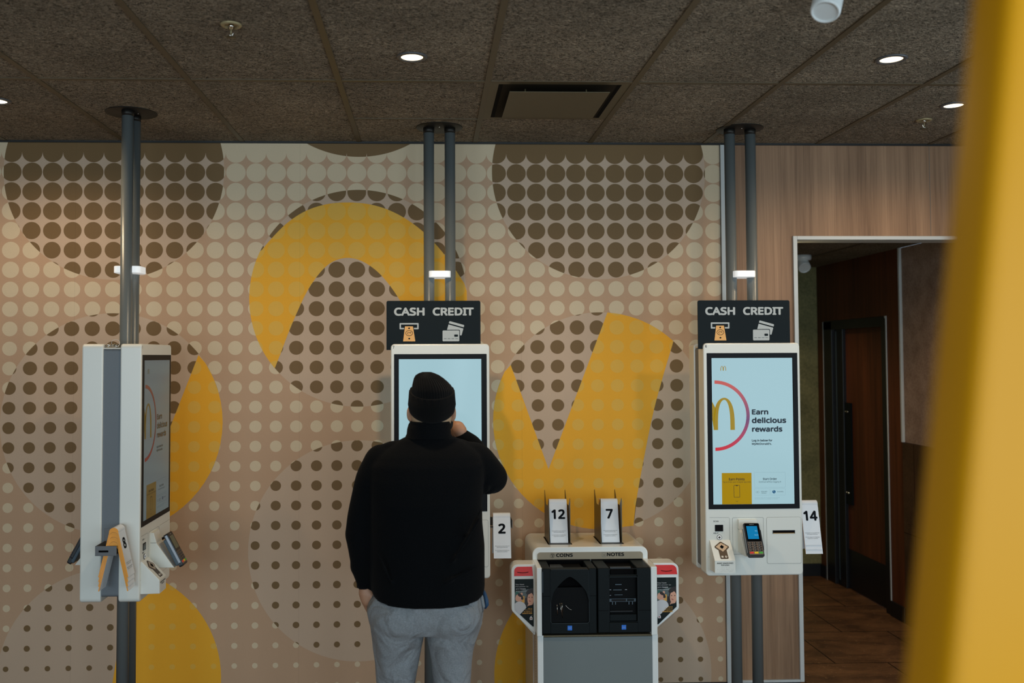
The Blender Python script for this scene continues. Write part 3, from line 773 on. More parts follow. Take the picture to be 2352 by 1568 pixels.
def sign(parent):
    m = MB(); mx = front(FY+.012)
    m.prism(rrect(-.2556, .1935, 1.800, 2.0345, (.001, .001, .009, .009)), 'y', FY+.0125, FY+.0185, 'sign', bev=.0006)
    G = 'sign_txt'
    m.text('CASH', -.2194, -.0735, 1.9628, 2.0026, G, mx, .05); m.text('CREDIT', -.0352, .1615, 1.9630, 2.0026, G, mx, .05)
    a, b = rrect(-.1932, -.1023, 1.8983, 1.9281, .003), rrect(-.1855, -.1100, 1.9075, 1.9205, .0005)
    n = len(a)
    frame_flat(m, -.1932, -.1023, 1.8983, 1.9281, .003, .007, G, mx)
    poly_flat(m, [(-.1700, 1.9126), (-.1265, 1.9126), (-.1240, 1.8983), (-.1722, 1.8983)], 'sign', mx, .0002)
    poly_flat(m, [(-.1672, 1.9126), (-.1293, 1.9126), (-.1180, 1.8409), (-.1763, 1.8409)], 'sign_gold', mx, .0004)
    K = 'ink'; e = .0007
    poly_flat(m, circ(-.1478, 1.9035, .0048, 16, .0036), K, mx, e); poly_flat(m, circ(-.147, 1.8538, .0048, 16, .0036), K, mx, e)
    q = circ(-.1472, 1.8802, .0172, 28, .0135)+[(-.13, 1.8802)]
    stroke(m, circ(-.1472, 1.8802, .0165, 28, .0128)+[(-.1307, 1.8802)], .0022, K, mx, e)
    sp = [(-.1400, 1.8860), (-.1382, 1.8820), (-.1405, 1.8792), (-.1440, 1.8806), (-.1475, 1.8836), (-.1512, 1.8845), (-.1545, 1.8822), (-.1562, 1.8785), (-.1540, 1.8752)]
    stroke(m, sp, .0020, K, mx, e); stroke(m, [(-.1420, 1.8840), (-.1440, 1.8862)], .0018, K, mx, e); stroke(m, [(-.1520, 1.8770), (-.1500, 1.8745)], .0018, K, mx, e)
    # cards
    R_ = Matrix.Rotation(-.27, 4, 'Z')
    def rot(pts, cx, cz): return [(cx+(R_@Vector((x, z, 0))).x, cz+(R_@Vector((x, z, 0))).y) for x, z in pts]
    poly_flat(m, rot(rrect(-.037, .037, .0115, .0225, (.001, .001, .004, .004)), .0745, 1.9060), G, mx)
    poly_flat(m, rot(rrect(-.037, .037, -.030, .0055, (.004, .004, .001, .001)), .0745, 1.9060), G, mx)
    poly_flat(m, rrect(.0085, .0950, 1.8375, 1.8955, .005), 'sign', mx, .0003)
    poly_flat(m, rrect(.0118, .0919, 1.8407, 1.8923, .004), G, mx, .0006)
    poly_flat(m, rrect(.0675, .0855, 1.8622, 1.8730, .003), 'sign', mx, .0009)
    for k in range(4): poly_flat(m, rrect(.0180+k*.0182, .0310+k*.0182, 1.8528, 1.8545, .0002), 'sign', mx, .0009)
    m.obj('payment_sign', parent, label='black panel reading CASH and CREDIT')
def bracket(parent, side):
    """metal bracket for the number tents on the end of the kiosk; side -1 left, +1 right"""
    m = MB(); s_ = side; xe = s_*.2345
    def bx(x0, x1, *a, **k): m.box(min(x0, x1), max(x0, x1), *a, **k)
    bx(s_*.225, s_*.2285, -.030, .025, .94, 1.036, 'bracket', .001)
    bx(s_*.2285, s_*.345, .020, .023, .942, .983, 'bracket', .001)     # back return
    bx(s_*.343, s_*.346, -.066, .023, .942, .983, 'bracket', .001)     # outer strip
    bx(s_*.2285, s_*.345, -.066, -.0635, .945, .975, 'bracket', .001) if False else None
    bx(s_*.2285, s_*.340, -.068, -.036, .946, .949, 'bracket', .001)   # tongue
    bx(s_*.3462, s_*.3468, -.032, .008, .957, .965, 'void')
    m.obj('tent_bracket', parent)
def make_kiosk(name, loc, rz, kind, number, has_sign, br, label, double=False):
    t = empty(name, loc, rz, label=label, category='ordering kiosk', group='order kiosks on twin poles')
    for sx, yy in ((-.052, 0), (.052, 0)):
        m = MB(); m.cyl((sx, yy, 0), (sx, yy, H-.002), .0262, 'pole', n=40); m.cyl((sx, yy, H-.03), (sx, yy, H-.002), .0275, 'plate', n=32); m.obj('pole', t)
    m = MB(); m.lathe([(0, H-.0045), (.112, H-.0045), (.115, H-.002), (.115, H-.0008), (0, H-.0008)], 'plate', n=48)
    m.cyl((0, -.03, H-.007), (0, -.03, H-.004), .004, 'chrome', n=12)
    m.obj('ceiling_plate', t)
    m = MB(); m.lathe([(0, .012), (.16, .012), (.165, .008), (.165, 0), (0, 0)], 'plate', n=40); m.obj('floor_plate', t)
    m = MB(); m.prism(rrect(-.228, .228, .742, 1.806, .012), 'y', FY+.088, -FY-.088, 'core'); 
    m.box(-.2285, -.222, -.036, .037, 1.806, 1.811, 'edge_white'); m.obj('centre_core', t)
    m = MB(); m.prism(rrect(-.053, .053, -.061, .061, .022), 'z', 2.153, 2.184, 'status', bev=.002); m.obj('status_light', t, label='white glowing capsule light between the poles')
    h = housing(t, kind, number); panel_front(h, number)
    terminal(t, lit=not double); headphone(t)
    # rear side: same shell, terminal
    r = empty('rear_side', (0, 0, 0))
    h2 = housing(t, kind, number)
    h2.rotation_euler = (0, 0, pi)
    if double:
        tb = terminal(t, lit=False, name='rear_card_terminal'); tb.rotation_euler = (0, 0, pi)
        for c in t.children:
            if c.name.startswith('terminal_mount') and c is not None and c.rotation_euler.z == 0 and c.get('rear') is None: last = c
        last.rotation_euler = (0, 0, pi)
    bpy.data.objects.remove(r)
    if has_sign: sign(t)
    bracket(t, br)
    return t
kiosk = make_kiosk('order_kiosk', (1.545, 4.577, 0), 0, 'rewards', '6', True, 1, 'white ordering kiosk numbered 6 under its own sign, beside the hallway opening')
k7 = make_kiosk('order_kiosk', (.0462, 4.577, 0), 0, 'plain', '7', True, 1, 'white ordering kiosk numbered 7 used by the man in the black beanie')
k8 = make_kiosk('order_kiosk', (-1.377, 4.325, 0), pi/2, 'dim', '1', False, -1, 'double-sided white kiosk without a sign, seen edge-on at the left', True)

# ------------------------------------------------------------------ number tents
def tent_profile(off=0):
    """outer half-profile points (y,z) of the A shaped tent; apex at z=.205"""
    hs, hgt, r = .0625, .205, .020
    out = [(-hs, 0.0), (-r*.97, hgt-r*1.05)]
    for i in range(1, 12):
        a = pi-pi*i/12; out.append((r*cos(a), hgt-r+r*sin(a)))
    out += [(r*.97, hgt-r*1.05), (hs, 0.0)]
    return out
def make_tent(number, width=.083):
    t = MB(); th = .0185
    o_ = tent_profile(); i_ = [(y*(1-.012/.0625*abs(y)/.0625*.4), z-th) for y, z in o_]
    i_[0] = (-.0577, .0); i_[-1] = (.0577, .0)
    n = len(o_)
    for k in range(n-1):
        for x, flip in ((-width/2, 0), (width/2, 1)):
            t.flat([(x, *o_[k]), (x, *o_[k+1]), (x, *i_[k+1]), (x, *i_[k])], 'card_in')
        t.flat([(-width/2, *o_[k]), (width/2, *o_[k]), (width/2, *o_[k+1]), (-width/2, *o_[k+1])], 'card')
        t.flat([(-width/2, *i_[k]), (width/2, *i_[k]), (width/2, *i_[k+1]), (-width/2, *i_[k+1])], 'card')
    for k in (0, n-1): t.flat([(-width/2, *o_[k]), (width/2, *o_[k]), (width/2, *i_[k]), (-width/2, *i_[k])], 'card_in')
    bmesh.ops.remove_doubles(t.bm, verts=t.bm.verts, dist=1e-5)
    bmesh.ops.recalc_face_normals(t.bm, faces=t.bm.faces)
    # lettering on the front leaf (-y side)
    a, b = Vector((0, -.0625, 0)), Vector((0, -.0194, .184)); up = (b-a).normalized(); nn = Vector((0, -up.z, up.y))
    fr = Matrix(((1, up.x, nn.x, 0), (0, up.y, nn.y, a.y), (0, up.z, nn.z, a.z), (0, 0, 0, 1)))
    if number:
        w = .036 if len(number) == 1 else .068
        if number in ('2', '8'): w = .036
        t.text(number, -w/2, w/2, .114, .162, 'ink', fr, .043, .0006)
        for k, (s1, s2) in enumerate((('Please place on your table and', "we'll bring your food to you."), ('For faster pickup on the Mobile App,', 'respond to confirm.'))):
            z = .056-k*.020
            t.text(s1, -.034, .034, z-.0015, z+.0032, 'ink', fr, .01, .0006); t.text(s2, -.026, .026, z-.0078, z-.0030, 'ink', fr, .01, .0006)
    return t
def tent(number, loc, rz, label, grp=None, width=.083, tilt=0):
    o = make_tent(number, width).obj('table_number_tent', label=label, category='table number', group=grp or 'folded table number tents')
    o.location = loc; o.rotation_euler = (0, tilt, rz); return o
# kiosk left: four nested tents, profile facing the camera
ax = -1.377+.052
for k in range(4):
    tent(['8', '', '', ''][k] if k == 0 else '', (ax-.001*k, 4.325-.2345-.066+.003*k, .853-.0200*k), pi/2,
         ['white and orange tent number 8, topmost of the stack on the left kiosk', 'orange-edged tent second from the top of the left kiosk stack', 'orange-edged tent third from the top of the left kiosk stack', 'orange-edged tent lowest of the left kiosk stack'][k], 'number tents stacked on the left kiosk')
# kiosk 7
tent('2', (.0462+.2345+.059, 4.577-.052, .8105), 0, 'white number 2 tent hanging right of the kiosk the man uses')
# kiosk 6: three nested
for k in range(3):
    tent('14' if k == 0 else '', (1.545+.2345+.056+.002*k, 4.577-.052, .858-.021*k), 0,
         ['white tent number 14, topmost of the stack right of kiosk 6', 'blank-looking middle tent under number 14', 'lowest tent of the stack under number 14'][k], 'number tents stacked right of kiosk 6')
# looped wire on top of the left kiosk
m = MB()
cx_, cy_, cz_ = -1.377, 4.115, 1.8145
m.tube([(cx_+.018*cos(a)*1.0+.008, cy_+.004*sin(a*2), cz_+.016+.016*sin(a)) for a in [i/24*2*pi for i in range(24)]], .0008, 'clear', 6, closed=True)
m.tube([(cx_-.022+.012*cos(a), cy_+.006*sin(a), cz_+.006+.004*sin(3*a)) for a in [i/30*2*pi for i in range(30)]], .0028, 'chrome', 8, closed=True)
m.tube([(cx_+.012+.010*cos(a), cy_+.006*sin(a), cz_+.007+.005*sin(2*a)) for a in [i/30*2*pi for i in range(30)]], .0022, 'chrome', 8, closed=True)
m.ball((cx_-.004, cy_-.008, cz_+.005), .005, 'chrome', seg=12)
m.obj('wire_ring', label='small tangle of looped wire and metal rings on top of the left kiosk', category='wire')

# ------------------------------------------------------------------ cash machine
cm = empty('cash_machine', (.768, 4.70, 0), label='white self-service cash machine with COINS and NOTES units against the wall', category='cash machine')
def W2(mb_, name, par=cm, **kw):
    o = mb_.obj(name, par, **kw); o.matrix_parent_inverse = Matrix.Translation(-Vector(cm.location)); return o
YF, YU, YB = 4.518, 4.333, 4.35
m = MB()
m.prism(rrect(.488, 1.047, .02, .8495, (.002, .002, .034, .034), 8), 'y', YF, 4.88, 'white2', bev=.004)
W2(m, 'cabinet_shell')
m = MB()
m.box(.488, .5115, YU+.004, YF+.01, .478, .792, 'white2', .003); W2(m, 'side_cheek'); m = MB(); m.box(1.0185, 1.047, YU+.004, YF+.01, .478, .792, 'white2', .003)
W2(m, 'side_cheek')
m = MB()
m.box(.4905, 1.051, YB+.004, YF+.005, .01, .474, 'edge_white', .003)
m.box(.4905, .5185, YB-.002, YB+.01, .01, .480, 'white2', .002); m.box(1.0235, 1.051, YB-.002, YB+.01, .01, .480, 'white2', .002)
m.box(.4905, 1.051, YB, YF, .472, .480, 'brown_bracket', .001)
for k in range(34): m.box(.4898, .4906, 4.42, 4.4225, .03+k*.0125, .0335+k*.0125, 'ink')
W2(m, 'base_cabinet')
m = MB(); m.prism(rrect(.5185, 1.0235, .012, .471, .002), 'y', YB-.003, YB+.006, 'grey_panel'); W2(m, 'front_panel', label='plain grey panel')
m = MB()
m.prism(rrect(.5125, 1.0215, .790, .8252, (.0, .0, .014, .014)), 'y', YF-.006, YF-.0005, 'beige')
mx = front(YF-.0063)
m.text('COINS', .6015, .6822, .8035, .8206, 'ink', mx, .05); m.text('NOTES', .8470, .9305, .8050, .8222, 'ink', mx, .05)
for cx1, cz1, r in ((.5790, .8085, .0068), (.5885, .8095, .0058), (.5838, .8150, .0050), (.5800, .8190, .0036), (.5850, .8035, .004), (.5905, .8165, .004)): stroke(m, circ(cx1, cz1, r, 16)+[(cx1+r, cz1)], .0009, 'ink', mx)
frame_flat(m, .826, .842, .801, .8215, .001, .0009, 'line', mx); frame_flat(m, .822, .838, .803, .8235, .001, .0007, 'line', mx); m.text('$', .831, .836, .808, .814, 'ink', mx, 0)
rr = random.Random(2)
for x_ in (.632, .862):
    for c in range(5):
        for a in (0, 1):
            for b in (0, 1, 2):
                if rr.random() < .45: poly_flat(m, circ(x_+c*.006+a*.002, .7985-b*.002, .0005, 6), 'line', mx)
W2(m, 'header_panel', label='beige strip lettered COINS and NOTES')
def unit(x0, x1, zb, name, coin):
    m = MB(); K = 'black'
    zt = .789
    if coin: wx0, wx1 = x0+.041, x1-.036
    else: wx0, wx1 = x0+.054, x1-.062
    # outer pillars and bottom around the recess
    m.box(x0, wx0, YU, YF, zb, zt, K, .004); m.box(wx1, x1, YU, YF, zb, zt, K, .004)
    m.box(wx0-.003, wx1+.003, YU, YF, zb, .538, K, .003)
    sz = .663 if coin else .5944
    m.box(x0-.0004, wx0-.004, YU-.0006, YU+.001, sz-.0008, sz+.0008, 'void'); m.box(wx1+.004, x1+.0004, YU-.0006, YU+.001, sz-.0008, sz+.0008, 'void')
    m.box(x0+.002, x0+.004, YU-.0008, YU, .68, .775, 'term_grey') if coin else None
    m.box(x0-.0, x1, YF-.02, YF-.002, zt-.002, zt+.003, 'void')
    o = W2(m, name, label='black %s unit' % ('coin' if coin else 'banknote'))
    m = MB()
    if coin:
        # front bowl: upper lid with a round-shouldered dark scoop below
        N_ = 30; top = []
        for i in range(N_+1):
            t_ = i/N_; x = wx0+(wx1-wx0)*t_; k = abs(t_-.5)*2
            z = .752-.085*(k**1.45)-(.03*(k-.85)/.15 if k > .85 else 0)
            top.append((x, z))
        m.prism([(wx0, zt-.006), (wx1, zt-.006)]+top[::-1], 'y', YU-.004, YU+.05, K)
        m.box(wx0, wx1, YU+.010, YU+.014, .54, .70, 'scoop')
        m.box(wx0, wx1, YU+.05, YU+.055, .54, .77, 'void'); m.box(x0, x1, YF-.008, YF-.006, zb, .7895, 'void')
        m.box(wx0+.012, wx1-.02, YU+.055, YF-.03, .772, .776, 'void')
        m.prism([(wx0+.004, YU+.055), (wx0+.07, YU+.055), (wx0+.062, YF-.05), (wx0+.012, YF-.05)], 'z', .777, .779, 'term')
        frame_flat(m, wx0-.002, wx1+.002, .538, .785, .010, .0025, 'edge_dk', front(YU-.0008))
    else:
        m.box(wx0, wx1, YU+.03, YU+.034, .56, .745, 'scoop')
        m.box(wx0, wx1, YU+.006, YF, .742, .752, K, .002); m.box(wx0+.01, wx1-.01, YU+.03, YU+.1, .752, .772, 'void')
        m.box(wx0, wx1, YU+.034, YF-.012, .772, .775, 'void'); m.box(x0, x1, YF-.008, YF-.006, zb, .7895, 'void'); m.box(wx0+.012, wx1-.02, YU+.045, YU+.06, .776, .782, 'term')
        m.box(wx0+.002, wx1-.002, YU+.01, YU+.04, .543, .573, K, .002); m.box(wx0+.004, wx1-.02, YU+.012, YU+.02, .586, .589, 'term')
        frame_flat(m, wx0-.003, wx1+.003, .542, .747, .006, .0012, 'edge_dk', front(YU-.0006))
        frame_flat(m, wx0-.001, wx1+.001, .756, .786, .005, .0012, 'edge_dk', front(YU-.0006))
    c = m.obj('coin_scoop' if coin else 'note_mouth', o)
    m = MB()
    if coin:
        for a, b, w_ in (((.573, .622), (.578, .575), .0022), ((.586, .630), (.602, .560), .0016), ((.592, .630), (.600, .578), .0012), ((.597, .632), (.603, .585), .0012)):
            m.cyl((a[0]+.008, YU+.007, a[1]), (b[0]+.006, YU+.007, b[1]), w_/2, 'chrome', n=8)
        m.tube([(.620+.030*(i/8), YU+.007, .620-.022*sin(i/8*pi/2)) for i in range(9)], .0007, 'chrome', 6)
        m.obj('metal_guides', o, label='small shiny metal guides')
    else:
        m.box(wx0+.001, wx1-.004, YU+.016, YU+.020, .630, .6445, 'term_grey'); m.box(wx0+.012, wx1-.05, YU+.015, YU+.017, .632, .643, 'black_gl'); m.box(wx1-.045, wx1-.012, YU+.015, YU+.017, .632, .643, 'black')
        for x_ in (wx0+.014, wx0+.028, wx1-.038, wx1-.022): m.box(x_, x_+.004, YU+.016, YU+.020, .617, .630, 'term_grey')
        m.box(wx0+.003, wx0+.011, YU+.018, YU+.022, .6835, .6855, 'term_silver'); m.box(wx0+.020, wx0+.060, YU+.018, YU+.022, .682, .6855, 'term_grey'); m.box(wx0+.075, wx0+.085, YU+.018, YU+.022, .6835, .6855, 'term_silver')
        m.box(wx0+.004, wx0+.010, YU+.018, YU+.022, .658, .660, 'term_silver'); m.box(wx0+.026, wx0+.064, YU+.018, YU+.022, .660, .6625, 'term_grey'); m.box(wx0+.03, wx0+.06, YU+.02, YU+.024, .706, .710, 'term_grey')
        m.obj('note_rollers', o, label='clear and silver roller bar')
    bx0 = .6283 if coin else .8787
    m = MB(); m.box(bx0, bx0+.0207, YU-.0012, YU+.001, .5072, .5280, 'blue'); m.text('SUZOHAPP', bx0+.0025, bx0+.0182, .5160, .5195, 'sign_txt', front(YU-.0014), .01); m.obj('maker_badge', o, label='square blue badge')
    return o
unit(.5115, .764, .4905, 'coin_unit', True); unit(.7705, 1.0155, .4925, 'note_unit', False)
# number holders in the top
for dx, num in ((0, '12'), (.2545, '7')):
    m = MB()
    for x in (.5785+dx, .6825+dx):
        m.prism([(4.588, .840), (4.588, 1.058), (4.598, 1.070), (4.640, 1.028), (4.705, 1.028), (4.760, 1.090), (4.768, 1.085), (4.768, .840)], 'x', x-.0008, x+.0008, 'brown_bracket')
    m.box(.5785+dx, .6825+dx, 4.588, 4.768, .848, .8512, 'bracket')
    W2(m, 'tent_holder')
    m = MB(); m.box(.572+dx, .690+dx, 4.578, 4.776, .8490, .8502, 'void'); W2(m, 'holder_slot')
    tent(num, (.6300+dx, 4.667, .8525), 0, 'white number %s tent in the %s metal holder on the cash machine' % (num, 'left' if num == '12' else 'right'), 'tents standing in holders on the cash machine', .088)
    if num == '7': pass

# donation boxes
def donation(x0, x1, side):
    t = empty('donation_box', ((x0+x1)/2, 4.46, .46), label='white donation box with red top and photo poster, %s side of the cash machine' % ('left' if side < 0 else 'right'), category='donation box', group='donation boxes beside the cash machine')
    inv = Matrix.Translation(-Vector(t.location))
    def ob(mb_, n, par=t, **kw):
        o = mb_.obj(n, par, **kw)
        if par is t: o.matrix_parent_inverse = inv
        return o
    fy = 4.412
    def q(x): return x if side < 0 else x0+x1-x     # mirror; points written for the left box
    out = [(x0+.003, .576), (x0, .585), (x0, .760)]
    for i in range(7):
        a = pi-i/6*pi/2; out.append((x0+.030+.030*cos(a), .762+.030*sin(a)))
    out += [(x1, .792), (x1, .466 if side < 0 else .483), (x1-.005, .464 if side < 0 else .482)]
    out = [(q(a), b) for a, b in out]
    if side > 0: out = out[::-1]
    m = MB(); m.prism(out, 'y', fy, 4.508, 'white2', bev=.0025); m.box(min(q(x0+.002), q(x1)), max(q(x0+.002), q(x1)), fy-.0005, fy+.0005, .7215, .7225, 'line') if False else None
    mx = front(fy-.0006)
    stroke(m, [(q(x0+.006), .5705), (q(x1-.006), .4745)], .0008, 'line', mx)
    ob(m, 'box_body')
    # red panel
    rp = [(x0+.013, .7385)]+[(x0+.034+.0205*cos(pi-i/6*pi/2), .7625+.0195*sin(pi-i/6*pi/2)) for i in range(7)]+[(x1-.014, .782), (x1-.010, .7385)]
    if side > 0: rp = [(x0+.016, .7385), (x0+.034-.025, .782), (x1-.034, .782)][0:0] or [(x0+.012, .7385), (x0+.003, .783)]+[(x1-.036+.0255*cos(pi/2-i/6*pi/2), .7625+.0205*sin(pi/2-i/6*pi/2)) for i in range(7)]+[(x1-.007, .7385)]
    m = MB(); m.prism(rp, 'y', fy-.0016, fy, 'red'); o = ob(m, 'slot_panel', label='glossy red panel')
    m = MB(); cx1 = (x0+x1)/2+(-.002 if side < 0 else .002)
    m.tube([(cx1-.026+.052*i/10, fy-.002, .7575-.004*sin(i/10*pi)) for i in range(11)], .0014, 'void', 8); m.obj('coin_slot', o)
    # poster (drawn for the left box; same picture on both, clipped corner mirrored)
    px0, px1 = (x0+.015, x1-.008) if side < 0 else (x0+.0135, x1-.0125)
    w = px1-px0
    def pp(u, v): return (px0+u*w, .7245-v*.220)
    edge = [pp(0, 0), pp(1, 0), pp(1, 1), pp(.94, 1), pp(0, .645)] if side < 0 else [pp(0, 0), pp(1, 0), pp(1, .62), pp(.07, .99), pp(0, .99)]
    m = MB(); m.prism(edge, 'y', fy-.0010, fy+.001, 'photo_dk')
    d_ = .0006; lay = [1]
    def PF(pts, mt, k=0): 
        # clip polygon to the poster outline (convex)
        poly = [pp(*p) for p in pts]
        cw = edge
        area = sum(cw[i][0]*cw[(i+1) % len(cw)][1]-cw[(i+1) % len(cw)][0]*cw[i][1] for i in range(len(cw)))
        for i in range(len(cw)):
            a, b = cw[i], cw[(i+1) % len(cw)]; res = []
            def ins_(p): return ((b[0]-a[0])*(p[1]-a[1])-(b[1]-a[1])*(p[0]-a[0]))*(1 if area > 0 else -1) >= -1e-12
            for j in range(len(poly)):
                p, r = poly[j], poly[(j+1) % len(poly)]
                ip, ir_ = ins_(p), ins_(r)
                if ip: res.append(p)
                if ip != ir_:
                    dx1, dz1 = r[0]-p[0], r[1]-p[1]; den = (b[0]-a[0])*dz1-(b[1]-a[1])*dx1
                    if abs(den) > 1e-14:
                        tt = -((b[0]-a[0])*(p[1]-a[1])-(b[1]-a[1])*(p[0]-a[0]))/den; res.append((p[0]+dx1*tt, p[1]+dz1*tt))
            poly = res
            if len(poly) < 3: return
        lay[0] += 1; poly_flat(m, poly, mt, front(fy-.0010), lay[0]*.00008)
    def el(u, v, ru, rv, n=22, a=0): return [(u+ru*cos(2*pi*i/n)*cos(a)-rv*sin(2*pi*i/n)*sin(a)*.386, v+rv*sin(2*pi*i/n)*cos(a)+ru*cos(2*pi*i/n)*sin(a)*2.6*.386) for i in range(n)]
    PF([(0, .28), (.62, .22), (1, .2), (1, .62), (0, .62)], 'photo_gr')
    PF([(.05, .26), (.2, .26), (.2, .33), (.05, .33)], 'photo_green', 1); PF([(.36, .36), (.52, .36), (.52, .50), (.36, .50)], 'photo_gold', 1); PF(el(.37, .315, .06, .03), 'photo_skin', 2)
    PF(el(.86, .42, .24, .20), 'photo_hair', 2); PF([(.55, .40), (.72, .40), (.74, .58), (.52, .60)], 'photo_hair', 2)
    PF(el(.84, .425, .17, .135), 'photo_skin', 3); PF(el(.80, .26, .20, .055, a=-.2), 'photo_hair', 4)
    for u in (.76, .92): PF(el(u, .385, .035, .008), 'photo_hair', 4)
    PF(el(.80, .465, .055, .010, a=.2), 'lip', 4); PF([(.70, .53), (.88, .53), (.95, .60), (.66, .60)], 'photo_skin', 2)
    PF(el(.24, .395, .20, .085), 'photo_skin', 3); PF(el(.31, .365, .16, .055, a=.3), 'photo_hair', 4); PF(el(.16, .41, .13, .06), 'photo_skin', 5); PF(el(.30, .40, .04, .028), 'photo_skin', 5)
    PF(el(.26, .60, .34, .13), 'photo_white', 2); PF([(0, .55), (.48, .50), (.55, .62), (.30, .85), (0, .85)], 'photo_white', 2)
    PF([(.28, .74), (.72, .56), (1, .54), (1, 1), (0, 1), (0, .85)], 'photo_dk', 5)
    mt_ = front(fy-.0010)
    def TX(s_, u0, u1, v, hh, mt, off=.01): a = pp(u0, v); b = pp(u1, v); m.text(s_, a[0], b[0], a[1]-hh, a[1], mt, mt_, off, d_+.002)
    TX('You have', .04, .50, .095, .0065, 'photo_white'); TX('the power to', .04, .72, .142, .0065, 'photo_white'); TX('give', .06, .26, .190, .0065, 'photo_white'); TX('hope', .30, .58, .190, .0072, 'photo_white', .04); TX('year-round.', .05, .64, .238, .0065, 'photo_white')
    uo = .0 if side < 0 else -.12
    TX('Ask to', .68+uo, .92+uo, .608, .0045, 'photo_gold', .03); TX('Round-Up', .54+uo, .92+uo, .640, .0045, 'photo_gold', .03); TX('for RMHC or', .48+uo, .92+uo, .675, .0045, 'photo_gold', .03); TX('DONATE HERE', .40+uo, .92+uo, .708, .0055, 'photo_gold', .04)
    hu = .86 if side < 0 else .13
    hs = [pp(hu-.075, .86), pp(hu-.075, .81), pp(hu, .775), pp(hu+.075, .81), pp(hu+.075, .86)]
    poly_flat(m, hs, 'photo_white', mt_, d_+.002); c_ = pp(hu, .835); poly_flat(m, circ(c_[0], c_[1]+.001, .0028, 12), 'lip', mt_, d_+.0023); c_ = pp(hu+.05, .765); poly_flat(m, circ(c_[0], c_[1], .0011, 8), 'photo_white', mt_, d_+.002)
    ob(m, 'charity_poster', label='photo poster of a woman holding a child')
donation(.377, .4885, -1); donation(1.0476, 1.168, 1)

# ------------------------------------------------------------------ yellow post close to the camera
def post():
    m = MB(); rings = []
    prof = rrect(0, .20, 0, .060, (.010, .010, .010, .010), 5)
    for i in range(41):
        z = H*i/40
        x = .3205+(z-1.5678)*.1134; k = (.0622-(z-1.5678)*.024)/.06
        rings.append([(x+p[0], .573+p[1]*k, z) for p in prof])
    m.loft(rings, 'arch')
    m.obj('yellow_post', label='tall glossy yellow leaning post close in front, blurred at the right edge', category='post')
post()

# ------------------------------------------------------------------ man
YM = 3.55
def mp(x, y, Y=YM): return PY(x, y, Y)
def ell(c, rx, ry, n=48, p=2.3, rip=0, nr=0):
    out = []
    for j in range(n):
        a = 2*pi*j/n; ca, sa = cos(a), sin(a)
        k = (abs(ca)**p+abs(sa)**p)**(-1/p)*(1+rip*cos(nr*a))
        out.append((c[0]+rx*ca*k, c[1]+ry*sa*k, c[2]))
    return out
def rows_loft(mb_, rows, m, n=48, p=2.3):
    rings = []
    for (py, xl, xr, ry, yo, *tl) in rows:
        a, b = mp(xl, py), mp(xr, py); r_ = ell(((a.x+b.x)/2, YM+yo, (a.z+b.z)/2), (b.x-a.x)/2, ry, n, p)
        if tl: r_ = [(q[0], q[1], q[2]+tl[0]*min(0, (q[1]-YM-yo)/ry)) for q in r_]
        rings.append(r_)
    mb_.loft(rings, m)
def chain(mb_, pts, m, n=20):
    """rounded tapering limb through (vec, radius)"""
    P_ = []; R_ = []
    for i in range(len(pts)-1):
        (a, ra), (b, rb) = pts[i], pts[i+1]
        for k in range(6):
            t = k/6; P_.append(Vector(a).lerp(Vector(b), t)); R_.append(ra+(rb-ra)*t)
    P_.append(Vector(pts[-1][0])); R_.append(pts[-1][1])
    for _ in range(2):
        P_ = [P_[0]]+[(P_[i-1]+P_[i]*2+P_[i+1])/4 for i in range(1, len(P_)-1)]+[P_[-1]]
    mb_.tube(P_, R_, m, n); mb_.ball(P_[0], R_[0]*.995, m); mb_.ball(P_[-1], R_[-1]*.995, m)
hc = mp(991, 925); HYc = YM+.005
man_origin = Vector((mp(985, 1000).x, YM, 0))
# body: one continuous surface
b = MB(); K = 'skin'
hx = hc.x
b.ball((hx, HYc+.006, 1.583), .100, K, (.78, .89, 1.05)); b.ball((hx, HYc+.03, 1.525), .072, K, (.88, .98, .95))
b.ball((hx, HYc+.06, 1.487), .032, K, (1.1, .9, .8)); b.cyl((hx, HYc-.01, 1.38), (hx, HYc-.005, 1.54), .062, K, .060)
b.ball((hx, HYc+.108, 1.555), .014, K, (.8, 1, 1.5)); b.ball((hx, HYc+.118, 1.540), .012, K, (1.2, .9, .8))       # nose
for s_ in (-1, 1):
    b.ball((hx+s_*.030, HYc+.086, 1.578), .014, K, (1.1, .6, .7)); b.ball((hx+s_*.026, HYc+.088, 1.597), .016, K, (1.4, .5, .4))
    b.ball((hx+s_*.018, HYc+.095, 1.512), .010, K, (1.3, .6, .5)); b.ball((hx+s_*.040, HYc+.07, 1.545), .022, K)
    e = Quaternion((0, 0, 1), s_*.35)
    b.ball((hx+s_*.083, HYc-.002, 1.553), .030, K, (.32, .62, 1.0), e); b.ball((hx+s_*.079, HYc-.004, 1.530), .011, K, (.7, .8, 1.0))
rows_loft(b, [(1420, 872, 1092, .13, 0), (1340, 866, 1098, .14, 0), (1200, 868, 1092, .13, .0), (1100, 866, 1096, .12, 0), (1050, 876, 1086, .10, 0), (1020, 905, 1070, .07, 0), (1002, 950, 1025, .055, 0)], K)
LH = [(mp(872, 1062), .052), (mp(848, 1130), .046), (mp(836, 1210), .041), (mp(836, 1262), .038), (mp(838, 1310), .031), (mp(840, 1348), .027)]
chain(b, LH, K)
RA = [(mp(1078, 1052), .055), (mp(1112, 1080, 3.60), .050), (mp(1126, 1096, 3.66), .046), (mp(1104, 1060, 3.74), .040), (mp(1070, 1008, 3.80), .029), (mp(1058, 996, 3.80), .026)]
chain(b, RA, K)
